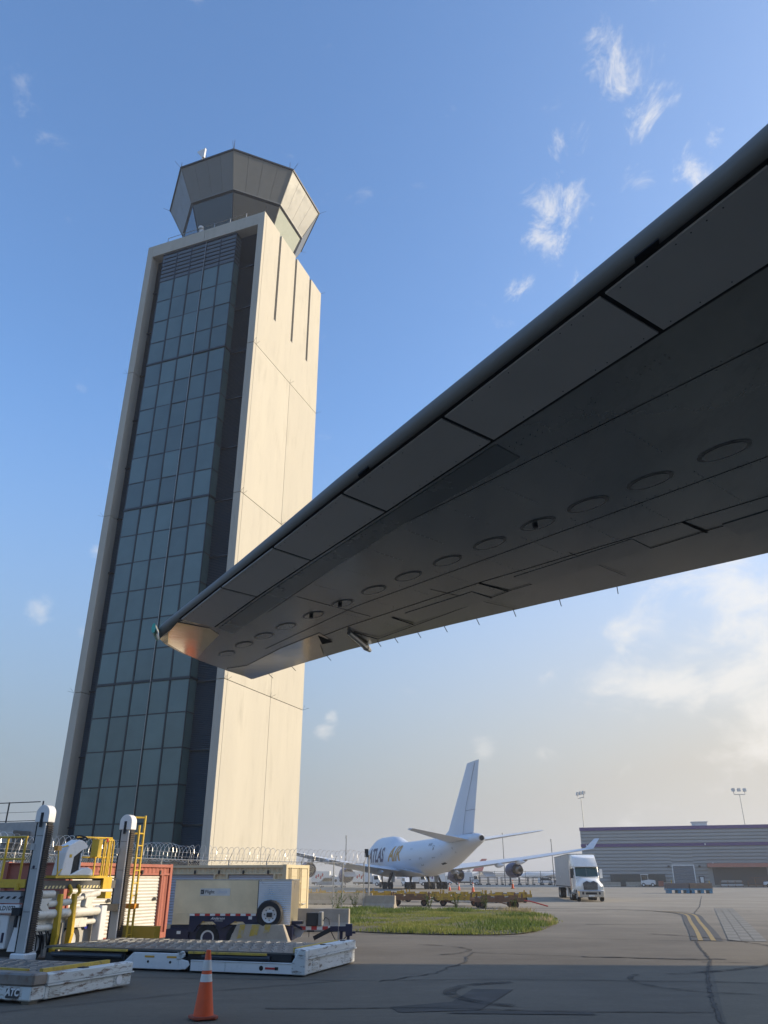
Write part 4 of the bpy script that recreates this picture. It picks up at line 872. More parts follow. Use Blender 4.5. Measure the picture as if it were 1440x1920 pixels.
# things in front of the shed (positions along its wall)
def wp(x, y):
    a = R(-18.6); return (50.4 + x * math.cos(a) - y * math.sin(a), 216.5 + x * math.sin(a) + y * math.cos(a))
t = thing('dark_screen', 'long dark green screen wall standing before the shed', 'screen', (*wp(6.4, -.9), 0), -18.6)
for k in range(5): MB().box(k * 2.6, k * 2.6 + 2.55, 0, .1, .3, 2.75).build('screen_panel', mat('screen_green', (0.035, 0.05, 0.05), .7), t)
MB().box(0, 13, .12, .2, 0, 2.7).build('screen_frame', dark, t)
def jersey(name, label, x, y, rz, l=3.0, h=.82, grp=None, m=None, slope=0.0):
    t = thing(name, label, 'barrier', (x, y, 0), rz, grp)
    pr = [(-.3, 0), (.3, 0), (.3, .12), (.14, .34), (.09, h), (-.09, h), (-.14, .34), (-.3, .12)]
    rings = [[(sx * (l / 2 - slope * z / h), yy, z) for yy, z in pr] for sx in (-1, 1)]
    MB().loft(rings).build('barrier_body', m or barr, t, bevel=.02)
    MB().box(-.5, -.2, -.305, .305, 0.001, .07).box(.2, .5, -.305, .305, 0.001, .07).build('drain_slot', gap, t)
    return t
bgrp = 'barriers in front of the grey shed'
for i, lab in enumerate(('concrete barrier nearest the lorry under the dark screen', 'concrete barrier between the lorry and the white tug')):
    x, y = wp(6.2 + i * 6.5, -3.2); jersey('concrete_barrier', lab, x, y, -18.6, 5.2, 1.05, bgrp)
x, y = wp(19.0, -3.2); jersey('concrete_barrier', 'short concrete barrier right of the white tug', x, y, -18.6, 2.4, 1.0, bgrp)

def wheel(parent, x, y, r, w, m=black, rim=None, ax='x', name='wheel'):
    o = MB().lathe([(r * .55, -w / 2), (r * .93, -w / 2), (r, -w * .3), (r, w * .3), (r * .93, w / 2), (r * .55, w / 2), (r * .55, -w / 2)], 20, (x, y, r), ax, False).build(name, m, parent, smooth=True)
    MB().lathe([(.01, -w * .36), (r * .30, -w * .36), (r * .5, -w * .46), (r * .57, -w * .5), (r * .57, w * .5), (r * .5, w * .46), (r * .3, w * .36), (.01, w * .36)], 16, (x, y, r), ax).build('rim', rim or whitec, o, smooth=True)
    return o
glass = mat('vehicle_glass', (0.015, 0.022, 0.022), 0.05, spec=.7)
glass_g = mat('windscreen_green', (0.03, 0.06, 0.045), 0.06, spec=.8)
# small white tug
x, y = wp(15.2, -4.2)
t = thing('airport_tug', 'small white open tug with square cab before the shed', 'tug', (x, y, 0), -18.6)
MB().prism([(-1.55, .45), (1.75, .45), (1.8, 1.25), (1.6, 1.45), (0.2, 1.55), (-1.55, 1.3)], 'y', -.75, .75).build('body', whitec, t, bevel=.04)
MB().box(-1.45, -1.38, -.7, -.62, 1.3, 2.6).box(0.1, .17, -.7, -.62, 1.5, 2.6).box(-1.45, -1.38, .62, .7, 1.3, 2.6).box(.1, .17, .62, .7, 1.5, 2.6).box(-1.55, .3, -.78, .78, 2.6, 2.75).build('cab_frame', whitec, t)
MB().box(-1.36, .09, -.66, -.63, 1.6, 2.58).box(-1.36, .09, .63, .66, 1.6, 2.58).build('cab_window', glass, t)
for wx in (-1.0, 1.1):
    for wy in (-.7, .7): wheel(t, wx, wy, .42, .28, ax='y')
# white pickup at the frame edge
x, y = wp(43.5, -6.0)
t = thing('pickup_truck', 'white pickup truck parked at the right end of the canopy', 'pickup', (x, y, 0), -18.6)
MB().prism([(-2.9, .5), (3.0, .5), (3.0, 1.15), (-.4, 1.2), (-1.1, 1.2), (-2.75, 1.1), (-2.95, .8)], 'y', -.95, .95).build('body', whitec, t, bevel=.05)
MB().loft([[(-1.3, -.9, 1.18), (1.0, -.9, 1.18), (1.0, .9, 1.18), (-1.3, .9, 1.18)], [(-.45, -.75, 1.95), (.8, -.75, 1.95), (.8, .75, 1.95), (-.45, .75, 1.95)]]).build('cab', whitec, t, bevel=.04)
for x0, x1 in ((-.85, .05), (.12, .8)): MB().prism([(x0 + .0, 1.28), (x1, 1.28), (x1, 1.82), (x0 + .32 if x0 < 0 else x0, 1.82)], 'y', -.93, -.80).build('cab_window', glass, t)
for wx in (-1.95, 1.95):
    for wy in (-.85, .85): wheel(t, wx, wy, .40, .26, ax='y', rim=steel)
MB().box(1.05, 2.95, -.8, .8, 1.16, 1.2).build('load_bed', dark, t)
# racks with steel and timber under the canopy
rust = mat('rusty_steel', (0.17, 0.09, 0.055), 0.75, var=0.3, scale=4, dirt=((0.07, 0.05, 0.04), 0.5, 5, 0.2))
for i, (xx, lab) in enumerate(((31.5, 'low steel rack with pale bars under the salmon canopy'), (37.5, 'steel rack heaped with timber left of the pickup'))):
    x, y = wp(xx, -3.6); t = thing('storage_rack', lab, 'rack', (x, y, 0), -18.6, 'racks under the canopy')
    MB().box(0, 5, 0, .1, .35, .55).box(0, 5, 1.4, 1.5, .35, .55).build('rack_beam', whitec if i == 0 else rust, t)
    for k in range(4): MB().box(k * 1.6, k * 1.6 + .12, 0, 1.5, 0, 1.3 + .6 * (i and k % 2)).build('rack_post', rust, t)
    for k in range(6): MB().box(.2 + .1 * (k % 3), 4.6 + .2 * (k % 2), .1 + .2 * k, .22 + .2 * k, 1.0 + (.9 if i else .3) * (k % 3) / 2, 1.12 + (.9 if i else .3) * (k % 3) / 2).build('stored_bar', steel if i == 0 else rust, t)
for xx, yy, nm, m, h, lab in ((16.6 + 1.6, -4, 'utility_cabinet', redc, 1.2, 'small reddish cabinet on the wall side of the tug'), (29.1, -2.2, 'bollard', yellow, 1.3, 'yellow bollard right of the shed roller door'), (20.6, -1.6, 'bollard', yellow, 1.5, 'yellow bollard left of the shed roller door')):
    x, y = wp(xx, yy); t = thing(nm, lab, nm.split('_')[-1], (x, y, 0), -18.6)
    if nm == 'bollard': MB().lathe([(.13, 0), (.13, h - .08), (.08, h), (.01, h + .02)], 12).build('post', m, t); MB().lathe([(.2, 0), (.2, .05), (.14, .06)], 12).build('base', dark, t)
    else: MB().box(-.6, .6, -.3, .3, .1, h).box(-.65, .65, -.35, .35, h, h + .08).build('cabinet_body', m, t); MB().box(-.02, .02, -.32, -.3, .2, h - .1).build('cabinet_door_gap', gap, t)
x, y = wp(5.2, -18); t = thing('bollard', 'short dark bollard on the apron right of the lorry', 'bollard', (x, y, 0)); MB().lathe([(.18, 0), (.18, 1.0), (.12, 1.1), (.02, 1.12)], 10).build('post', rust, t); MB().lathe([(.34, 0), (.34, .08), (.2, .1)], 10).build('base', black, t)

# blue steel pallets with crates
blue = mat('pallet_blue', (0.06, 0.22, 0.36), 0.5, var=0.12, scale=3, dirt=((0.12, 0.11, 0.10), 0.6, 5, 0.2))
crateg = mat('crate_grey', (0.15, 0.13, 0.13), 0.7, var=0.15); crateb = mat('crate_brown', (0.22, 0.16, 0.115), 0.75, var=0.2)
for i, (x, y, m, lab) in enumerate(((41.1, 121.6, crateg, 'blue pallet frame under dark grey stacked boards'), (44.15, 121.2, crateb, 'blue pallet frame under brown stacked boards'))):
    t = thing('steel_pallet', lab, 'pallet', (x, y, 0), -6, 'blue pallet frames on the apron')
    for lx in (-1.35, -.1, 1.05): MB().box(lx, lx + .42, -1, 1, .02, .42).build('leg', blue, t)
    MB().box(-1.5, 1.5, -1.05, 1.05, .42, .62).build('tray', blue, t)
    b = thing('board_stack', lab.split('under ')[1].capitalize().replace('boards', 'boards lying on a blue pallet frame'), 'board stack', (x, y, .62), -6, 'board stacks on the blue pallets')
    for k in range(4):
        for j in range(3): MB().box(-1.5 + random.uniform(-.04, .04), 1.5 + random.uniform(-.04, .12), -1 + j * .67, -.36 + j * .67, k * .17, k * .17 + .155).build('board', m, b)
# ------------------------------------------------------------------ articulated lorry
TR = thing('articulated_lorry', 'white bonneted tractor lorry pulling a pale box trailer', 'lorry', (18.95, 79.3, 0), -6.0)
lw = mat('lorry_white', (0.80, 0.80, 0.78), 0.22, var=0.03, coat=.5)
trail = mat('trailer_side', (0.50, 0.52, 0.54), 0.32, metal=0.5, var=0.08, scale=.6, dirt=((0.34, 0.33, 0.31), .6, 1.5, .2))
chrome = mat('chrome_bumper', (0.75, 0.75, 0.74), 0.12, metal=1, var=.03)
hood = [[(-w1, yy, z0), (w1, yy, z0), (w1 * 1.0, yy, z1), (w2, yy, z2), (w2 * .75, yy, z3), (-w2 * .75, yy, z3), (-w2, yy, z2), (-w1, yy, z1)] for yy, w1, w2, z0, z1, z2, z3 in ((.16, .98, .62, .85, 1.25, 1.64, 1.72), (.5, 1.16, .72, .95, 1.38, 1.84, 1.92), (1.3, 1.18, .86, 1.0, 1.45, 1.94, 2.0), (2.0, 1.12, 1.02, 1.0, 1.5, 2.0, 2.06))]
MB().loft(hood).build('bonnet', lw, TR, smooth=True, bevel=.03)
MB().loft([[(-1.12, 2.0, .9), (1.12, 2.0, .9), (1.12, 2.0, 2.06), (-1.12, 2.0, 2.06)], [(-1.15, 2.45, .9), (1.15, 2.45, .9), (1.12, 2.5, 3.0), (-1.12, 2.5, 3.0)], [(-1.18, 4.9, .9), (1.18, 4.9, .9), (1.15, 4.9, 3.1), (-1.15, 4.9, 3.1)]]).build('cab', lw, TR, bevel=.05)
MB().loft([[(-1.12, 2.35, 2.98), (1.12, 2.35, 2.98), (1.1, 2.35, 3.0), (-1.1, 2.35, 3.0)], [(-1.18, 2.75, 2.98), (1.18, 2.75, 2.98), (1.0, 2.75, 3.72), (-1.0, 2.75, 3.72)], [(-1.22, 3.7, 2.98), (1.22, 3.7, 2.98), (1.08, 3.7, 3.98), (-1.08, 3.7, 3.98)], [(-1.24, 4.9, 2.98), (1.24, 4.9, 2.98), (1.15, 4.9, 4.05), (-1.15, 4.9, 4.05)]]).build('roof_fairing', lw, TR, smooth=True, bevel=.04)
for sx in (-1, 1): MB().add([(sx * .015, 1.945, 2.10), (sx * 1.04, 2.02, 2.10), (sx * 1.0, 2.40, 2.88), (sx * .015, 2.34, 2.88), (sx * .015, 2.04, 2.10), (sx * 1.04, 2.12, 2.10), (sx * 1.0, 2.47, 2.88), (sx * .015, 2.41, 2.88)], [(0, 1, 2, 3), (7, 6, 5, 4), (0, 4, 5, 1), (1, 5, 6, 2), (2, 6, 7, 3), (3, 7, 4, 0)]).build('windscreen', glass_g, TR)
MB().box(-1.06, 1.06, 2.2, 2.38, 2.92, 2.99).build('sun_visor', lw, TR)
for k in range(7): MB().box(-.9 + k * .3 - .05, -.9 + k * .3 + .05, 2.5, 2.7, 3.12, 3.18).build('marker_lamp', mat('amber_lamp', (.5, .25, .05), .3), TR)
gr = MB().prism([(-.62, .98), (.62, .98), (.66, 1.55), (.30, 1.72), (0, 1.60), (-.30, 1.72), (-.66, 1.55)], 'y', .06, .18).build('grille', mat('grille_dark', (.025, .03, .05), .3), TR)
for k in range(6): MB().box(-.6, .6, .03, .06, 1.03 + k * .10, 1.06 + k * .10).build('grille_bar', chrome, gr)
for sx in (-1, 1):
    MB().loft([[(sx * .7, .2, .9), (sx * 1.2, .3, .9), (sx * 1.18, .3, 1.3), (sx * .75, .2, 1.35)], [(sx * .7, .9, .95), (sx * 1.28, 1.0, 1.0), (sx * 1.24, 1.0, 1.48), (sx * .8, .9, 1.6)], [(sx * .7, 1.8, .7), (sx * 1.26, 1.8, .6), (sx * 1.22, 1.8, 1.35), (sx * .8, 1.8, 1.5)]]).build('fender', lw, TR, smooth=True, bevel=.03)
    MB().box(sx * .98 - .17, sx * .98 + .17, .12, .3, 1.0, 1.26).build('headlamp', mat('headlamp_lens', (.75, .74, .66), .1, spec=.8), TR)
    m_ = MB().box(sx * 1.36 - .12, sx * 1.36 + .12, 2.15, 2.3, 1.95, 2.75).build('mirror', dark if sx < 0 else lw, TR); MB().tube([(sx * 1.1, 2.3, 2.7), (sx * 1.36, 2.2, 2.65)], .03, 5).build('mirror_arm', dark, m_)
    MB().cyl((sx * 1.2, 4.95, .9), (sx * 1.2, 4.95, 3.6), .09, 8).build('exhaust_stack', chrome, TR)
    MB().cyl((sx * 1.0, 2.7, .75), (sx * 1.0, 4.1, .75), .33, 14).build('fuel_tank', chrome, TR)
    MB().prism([(2.55, 2.25), (3.35, 2.25), (3.35, 2.85), (2.75, 2.85)], 'x', sx * 1.17 - .02, sx * 1.17 + .02).build('side_window', glass, TR)
MB().prism([(-1.22, 0.10), (-1.1, -.08), (1.1, -.08), (1.22, .10), (1.22, .42), (-1.22, .42)], 'z', .38, .92).build('bumper', chrome, TR, bevel=.03)
bp_ = MB().box(-.5, .5, -.10, -.02, .60, .78).box(-.82, -.66, -.10, -.02, .60, .80).box(.66, .82, -.10, -.02, .60, .80).build('bumper_vents', gap, TR)
MB().box(-.25, .25, -.105, -.06, .44, .56).build('licence_plate', white, TR)
for (yy, dual) in ((1.1, 0), (5.7, 1), (7.0, 1), (16.6, 1), (17.9, 1)):
    for sx in (-1, 1):
        wheel(TR, sx * 1.05, yy, .52, .30, rim=chrome)
        if dual: wheel(TR, sx * .72, yy, .52, .28, rim=chrome)
MB().box(-.45, .45, .6, 19.0, .72, .98).box(-1.2, 1.2, 1.0, 1.2, .4, .6).build('chassis', dark, TR)
tb = MB().box(-1.3, 1.3, 5.25, 19.4, 1.22, 4.1).build('trailer_box', trail, TR, bevel=.04)
for k in range(13): MB().box(-1.32, -1.30, 5.6 + k * 1.1, 5.64 + k * 1.1, 1.3, 4.05).build('side_rib', trail, tb)
MB().box(-1.33, 1.33, 5.23, 19.42, 4.06, 4.14).build('top_rail', steel, tb); MB().box(-1.33, 1.33, 5.3, 19.42, 1.14, 1.24).build('bottom_rail', dark, tb)
MB().box(-1.2, -1.05, 8.6, 9.6, .3, 1.15).box(1.05, 1.2, 8.6, 9.6, .3, 1.15).build('landing_gear', white, TR)

# ------------------------------------------------------------------ flat dollies beyond the grass
rusty = mat('rusty_brown_frame', (0.19, 0.10, 0.055), 0.75, var=0.25, scale=2.5, dirt=((0.40, 0.25, 0.04), 0.60, 2.5, 0.12))
yeld = mat('rusty_yellow_frame', (0.50, 0.31, 0.035), 0.6, var=0.2, scale=2.5, dirt=((0.16, 0.085, 0.045), 0.52, 2.2, 0.12))
DG = 'flat pallet dollies beyond the grass'
def dolly(x, y, rz, L_, m, label, bar=None):
    t = thing('pallet_dolly', label, 'dolly', (x, y, 0), rz, DG); W2 = 1.25
    for sy in (-1, 1): MB().box(-L_ / 2, L_ / 2, sy * W2 - .08, sy * W2 + .08, .42, .68).build('side_beam', m, t)
    for k in range(5): MB().box(-L_ / 2 + k * (L_ - .2) / 4, -L_ / 2 + k * (L_ - .2) / 4 + .2, -W2 + .09, W2 - .09, .46, .66).build('cross_beam', m, t)
    for k in range(8): MB().cyl((-L_ / 2 + .4 + k * (L_ - .8) / 7, -W2 + .1, .72), (-L_ / 2 + .4 + k * (L_ - .8) / 7, W2 - .1, .72), .045, 6).build('roller', roller_m, t)
    for sx in (-1, 1):
        for sy in (-1, 1): MB().box(sx * (L_ / 2 - .12) - .05, sx * (L_ / 2 - .12) + .05, sy * W2 - .06, sy * W2 + .06, .68, .98).build('corner_stop', m, t)
    for k in (-1, 0, 1): MB().box(k * L_ * .28 - .35, k * L_ * .28 + .35, -W2 - .1, -W2 - .08, .62, .86).build('edge_stop', m, t)
    for sx in (-1, 1):
        for sy in (-1, 1): wheel(t, sx * L_ * .34, sy * .95, .24, .2, ax='y', rim=rust)
    MB().box(L_ * .30, L_ * .42, -.3, .3, .2, .46).build('turntable', m, t)
    if bar: MB().tube([(L_ / 2, 0, .5), (L_ / 2 + .7, 0, .45), (L_ / 2 + 2.0, 0, .12)], .05, 6).build('tow_bar', bar, t)
    return t
redbar = mat('red_tow_bar', (0.35, 0.04, 0.03), .5)
dolly(2.1, 68.5, -4, 3.1, rusty, 'rusty brown dolly at the left beside the pale barrier', rust)
dolly(3.5, 79.5, 2, 3.9, yeld, 'yellow dolly behind the left brown one', rust)
dolly(5.85, 68.2, -6, 3.5, yeld, 'worn yellow dolly in the middle of the row', rust)
dolly(8.15, 63.2, 3, 3.5, rusty, 'brown dolly in front with a red tow bar', redbar)
dolly(7.2, 78.5, -2, 3.9, yeld, 'yellow dolly in the rear row behind the middle one')
dolly(11.0, 77.0, 3, 3.7, yeld, 'bright yellow dolly at the right end of the rear row')
dolly(-4.2, 86.0, 0, 6.5, yeld, 'yellow dolly behind the wire fence near the grey wall')
dolly(-9.5, 88.0, -4, 6.0, yeld, 'yellow dolly partly behind the cream container')
dolly(0.2, 84.0, 5, 4.5, yeld, 'yellow dolly just right of the fence end post')

# ------------------------------------------------------------------ barriers, cones
jersey('concrete_barrier', 'pale concrete barrier tilted beside the grass and fence end', -.35, 61.8, -28, 2.6, .85)
jersey('concrete_barrier', 'long concrete barrier right of the cream container', -2.6, 36.3, -10, 2.4, .84)
tall = jersey('concrete_barrier', 'low wall of grey barriers seen through the wire fence', -5.2, 71.5, -8, 8.6, .85)
pb = jersey('concrete_barrier', 'sloped-end concrete barrier with yellow paint behind the loader deck', -3.68, 26.3, -6, 2.05, .74, None, None, .32)
yp = mat('splashed_yellow_paint', (0.44, 0.31, 0.05), .7, var=.2, scale=4, dirt=((0.33, .30, .24), .46, 3, .15))


for x0, w, z0, z1 in ((-.66, .22, .36, .735), (-.30, .30, .42, .735), (.10, .24, .50, .735)):
    y0 = lambda z: -(.14 + (.09 - .14) * (z - .34) / .40) - .004
    MB().add([(x0, y0(z0), z0), (x0 + w * .8, y0(z0), z0 + .04), (x0 + w, y0(z1), z1), (x0 + .06, y0(z1), z1)], [(0, 1, 2, 3)]).build('paint_splash', yp, pb)
def cone(x, y, label, h=.94, grp=None):
    t = thing('traffic_cone', label, 'traffic cone', (x, y, 0), random.uniform(0, 40), grp)
    s = h / .94
    MB().prism([(-.2 * s, -.14 * s), (-.14 * s, -.2 * s), (.14 * s, -.2 * s), (.2 * s, -.14 * s), (.2 * s, .14 * s), (.14 * s, .2 * s), (-.14 * s, .2 * s), (-.2 * s, .14 * s)], 'z', .015 * s, .055 * s).box(-.16 * s, -.08 * s, -.16 * s, .16 * s, 0, .016 * s).box(.08 * s, .16 * s, -.16 * s, .16 * s, 0, .016 * s).build('base', mat('cone_base', (0.30, 0.06, 0.03), .7, var=.2, scale=6), t, bevel=.008)
    rr = lambda z: .158 - (.158 - .036) * (z - .05) / .89
    def band(z0, z1, nm, m, g=0): MB().lathe([(rr(z0) * s + g, z0 * s), (rr(z1) * s + g, z1 * s), (rr(z1) * s * .9, z1 * s), (rr(z0) * s * .9, z0 * s)], 28).build(nm, m, t, smooth=True)
    band(.05, .51, 'cone_body', orange); band(.51, .615, 'reflective_band', refl, .002); band(.615, .665, 'cone_body', orange); band(.665, .81, 'reflective_band', refl, .002); band(.81, .935, 'cone_body', orange)
    MB().lathe([(rr(.935) * s, .935 * s), (rr(.94) * s * 1.12, .938 * s), (.03 * s, .947 * s), (.02 * s, .93 * s), (.018 * s, .90 * s)], 20).build('cone_tip', orange, t, smooth=True)
    return t
cone(-2.82, 14.35, 'tall orange cone with two white bands before the loader deck')
cone(11.1, 146.4, 'far orange cone left of the right jumbo engine', 1.1, 'cones around the jumbo'); cone(12.95, 126, 'taller orange cone in front of the dolly row', 1.35, 'cones around the jumbo')
cone(13.0, 150, 'faint orange cone just behind the taller one', 1.2, 'cones around the jumbo'); cone(25.6, 172, 'orange cone under the outer jumbo engine', 1.6, 'cones around the jumbo')
# ------------------------------------------------------------------ wire fence with razor coil
FN = thing('wire_fence', 'tall chain-link fence topped with razor wire coil', 'fence', (0, 0, 0))
FP = [(-19.2, 25.0), (-11.7, 51.0), (-1.45, 62.0)]
wires, rails_, coil = MB(), MB(), MB()
HT = 2.95
for a, b_ in zip(FP[:-1], FP[1:]):
    a, b_ = Vector((*a, 0)), Vector((*b_, 0)); Ln = (b_ - a).length; d = (b_ - a) / Ln; n = max(1, round(Ln / 3.0))
    for i in range(n + 1):
        p = a + d * Ln * i / n
        MB().cyl((p.x, p.y, 0), (p.x, p.y, HT + .05), .042, 8).tube([(p.x, p.y, HT), (p.x + .18, p.y - .1, HT + .42)], .02, 5).build('fence_post', steel, FN)
    for z in (HT, 1.5 if a.y > 50 else 2.2, .12): rails_.tube([a + Vector((0, 0, z)), b_ + Vector((0, 0, z))], .024 if z > 1 else .012, 5)
    st = .16; m = int((Ln + HT) / st)
    for k in range(m):
        s0 = k * st; 
        for sg in (1, -1):
            p0 = (s0, 0.0) if sg > 0 else (s0 - HT, 0.0); x0, x1 = (s0 - HT, s0) if sg > 0 else (s0, s0 - HT)
            # wire from (x0, HT) to (x1, 0), clipped to the bay
            q0, q1 = (x0, HT), (x1, 0.0)
            lo, hi = max(0.0, min(x0, x1)), min(Ln, max(x0, x1))
            if hi - lo < .05: continue
            f = lambda x: HT * (x - x1) / (x0 - x1)
            A_, B_ = a + d * lo + Vector((0, 0, f(lo))), a + d * hi + Vector((0, 0, f(hi)))
            wires.beam(A_, B_, .0055, .0055, up=(d.y, -d.x, 0))
    pts = []; turns = Ln / .42; K = int(turns * 14); rc = random.Random(int(Ln))
    nrm = Vector((-d.y, d.x, 0)); ph = 0
    for i in range(K + 1):
        t = i / K; an = 2 * math.pi * turns * t; rr_ = .46 + .03 * math.sin(t * 37) + .02 * math.sin(t * 91)
        pts.append(a + d * (Ln * t + .16 * math.sin(an + 1.0)) + nrm * (rr_ * .9 * math.cos(an)) + Vector((0, 0, HT + .34 + .04 * math.sin(t * 23) + rr_ * math.sin(an))))
    coil.tube(pts, .011, 4)
    for z in (HT + .16, HT + .4): coil.tube([a + Vector((0, 0, z)), b_ + Vector((0, 0, z))], .006, 4)
rails_.build('fence_rail', steel, FN); wires.build('chain_link', steel, FN, kind='stuff'); coil.build('razor_coil', mat('razor_wire', (0.55, 0.53, 0.50), .35, metal=.8), FN, kind='stuff')
MB().cyl((-2.9, 60.4, 0), (-2.9, 60.4, HT), .05, 8).build('fence_post', steel, FN); MB().cyl((-1.1, 62.6, 0), (-1.1, 62.6, 3.5), .055, 8).build('gate_post', steel, FN)
MB().box(-1.42, -1.14, 62.3, 62.6, 3.35, 3.9).build('gate_lamp', dark, FN)

# low grey building and things behind the fence on the left
LB = thing('annex_building', 'low flat grey annex with roof railing left of the tower', 'building', (-27.2, 66.3, 0), -21.1)
MB().box(-40, 0, 0, 12, 0, 3.2).box(-40, 0, .3, 12, 3.2, 4.0).box(-40, 0, -.2, 12, 4.0, 6.0).build('wall', mat('annex_wall', (.36, .35, .33), .8), LB)
for k in range(9): MB().box(-38 + k * 4.2, -34.1 + k * 4.2, .2, .32, 3.25, 3.95).build('window', tglass, LB)
for k in range(12): MB().cyl((-38.5 + k * 3.5, -.05, 5.6), (-38.5 + k * 3.5, -.05, 7.55), .06, 6).build('railing_post', dark, LB)
MB().tube([(-40, -.05, 7.5), (-.3, -.05, 7.5)], .04, 6).tube([(-40, -.05, 6.75), (-.3, -.05, 6.75)], .015, 5).tube([(-40, -.05, 6.1), (-.3, -.05, 6.1)], .03, 6).build('railing', dark, LB)
MB().box(-3.2, -.6, -2.0, -.25, 4.4, 5.3).build('roof_unit', steel, LB)
DR = thing('dark_red_container', 'dark red container half hidden behind the chain-link fence', 'container', (-19.8, 45.0, 0), -8)
crim = mat('crimson_paint', (0.20, 0.018, 0.022), .5, var=.1)
b = MB()
for k in range(20): b.prism([(k * .2, 0), (k * .2 + .05, -.04), (k * .2 + .12, -.04), (k * .2 + .17, 0), (k * .2 + .2, 0), (k * .2 + .2, .05), (k * .2, .05)], 'z', .15, 2.5)
b.build('container_wall', crim, DR); MB().box(0, 4.0, .06, 2.4, .1, 2.55).build('container_body', crim, DR); MB().box(-.05, 4.05, -.06, .08, 2.5, 2.65).box(-.05, 4.05, -.06, .08, 0, .15).build('container_rail', crim, DR)
for k in (0, 1): MB().box(1.75 + k * 1.6, 1.95 + k * 1.6, -.08, -.05, .2, 2.4).build('container_strap', steel, DR)

# ------------------------------------------------------------------ shipping containers turned into stores
def corrug(name, x0, x1, y, z0, z1, m, parent, ax='x', pit=.25, dep=.04, sgn=-1):
    b = MB(); n = max(1, round((x1 - x0) / pit)); p = (x1 - x0) / n; poly = []
    for i in range(n):
        s_ = x0 + i * p; poly += [(s_, y), (s_ + p * .25, y + sgn * dep * -1), (s_ + p * .5, y + sgn * dep * -1), (s_ + p * .75, y)]
    poly += [(x1, y), (x1, y - sgn * .06), (x0, y - sgn * .06)]
    if ax == 'x': b.prism(poly, 'z', z0, z1)
    else: b.prism([(v, u) for u, v in poly], 'z', z0, z1)
    return b.build(name, m, parent)
def shutter(x0, x1, z0, z1, y, m, parent, latch=True):
    b = MB(); n = round((z1 - z0) / .105); s_ = (z1 - z0) / n
    for i in range(n):
        z = z0 + i * s_; b.prism([(y, z), (y - .018, z + s_ * .25), (y - .03, z + s_ * .5), (y - .018, z + s_ * .78), (y, z + s_ * .97), (y + .02, z + s_ * .97), (y + .02, z)], 'x', x0, x1)
    o = b.build('roller_shutter', m, parent)
    MB().box(x0, x1, y - .03, y + .02, z0 - .09, z0 - .005).build('bottom_bar', m, o)
    if latch: MB().cyl((x1 - .22, y - .07, z0 + 1.0), (x1 - .22, y - .02, z0 + 1.0), .06, 10).box(x1 - .36, x1 - .10, y - .05, y - .02, z0 + .96, z0 + 1.02).build('shutter_latch', dark, o)
    return o
def container(name, label, loc, rz, Lc, Hc, m, doors, sm, end_doors):
    t = thing(name, label, 'container', (*loc, 0), rz, None); W2 = 2.44
    for x in (-Lc, -.16):
        for y in (0, W2 - .16): MB().box(x, x + .16, y, y + .16, .02, Hc).build('corner_post', m, t, bevel=.01)
    MB().box(-Lc + .16, -.16, .0, .12, Hc - .12, Hc - .02).box(-Lc + .16, -.16, .0, .12, .02, .20).box(-Lc + .16, -.16, W2 - .12, W2, Hc - .12, Hc - .02).build('side_rail', m, t)
    zt = Hc - .38; xs = [-Lc + .16] + [v for d in doors for v in d] + [-.16]
    corrug('corrugated_header', -Lc + .16, -.16, .06, zt + .06, Hc - .12, m, t, dep=.035)
    MB().box(-Lc + .16, -.16, .02, .14, zt, zt + .06).build('door_lintel', m, t)
    for i in range(0, len(xs), 2):
        if xs[i + 1] - xs[i] > .15: corrug('corrugated_side', xs[i], xs[i + 1], .06, .20, zt, m, t, dep=.035)
    for x0, x1 in doors:
        MB().box(x0 - .05, x0 + .04, .02, .16, .2, zt).build('door_jamb', m, t); MB().box(x1 - .04, x1 + .05, .02, .16, .2, zt).build('door_jamb', m, t)
        shutter(x0 + .045, x1 - .045, .30, zt - .01, .13, sm, t)
    MB().box(-Lc + .1, -.1, .2, W2 - .1, .12, Hc - .06).build('container_body', m, t)
    MB().box(-Lc + .02, -.02, .13, W2 - .13, Hc - .06, Hc - .03).build('container_roof', m, t)
    for k in range(5): MB().box(-Lc + .6 + k * 1.15, -Lc + .66 + k * 1.15, -.03, .03, Hc - .36, Hc - .22).build('lashing_ring', dark, t)
    if end_doors:
        for j, (y0, y1) in enumerate(((.18, 1.2), (1.24, 2.26))):
            l_ = MB().box(-.10, -.02, y0, y1, .22, Hc - .16).build('end_door', m, t, bevel=.01)
            for z in (.55, 1.05, 1.55, 2.05): MB().box(-.025, -.005, y0 + .34, y1 - .08, z, z + .05).build('door_rib', m, l_)
            for yy in (y0 + .12, y0 + .30):
                MB().cyl((.02, yy, .18), (.02, yy, Hc - .12), .022, 8).build('lock_rod', m, l_)
                for z in (.3, 1.0, 1.8): MB().box(-.02, .05, yy - .05, yy + .05, z, z + .07).build('rod_bracket', m, l_)
            MB().tube([(.05, y0 + .32, 1.0), (.07, y0 + .5, .97), (.07, y0 + .72, .99)], .02, 6).build('door_handle', steel, l_)
        MB().box(-.14, -.01, .16, W2 - .16, Hc - .14, Hc - .01).box(-.14, -.01, .16, W2 - .16, .02, .2).build('end_rail', m, t)
    return t
container('red_container', 'red oxide store container with white roller shutters', (-8.0, 32.5), 72, 6.06, 2.46, redc, [(-5.75, -3.35), (-3.0, -.62)], shut, False)
container('cream_container', 'cream store container with barred end doors and blue-grey shutters', (-4.05, 35.6), -18, 6.06, 2.5, cream, [(-5.6, -3.35), (-2.75, -.55)], shutb, True)

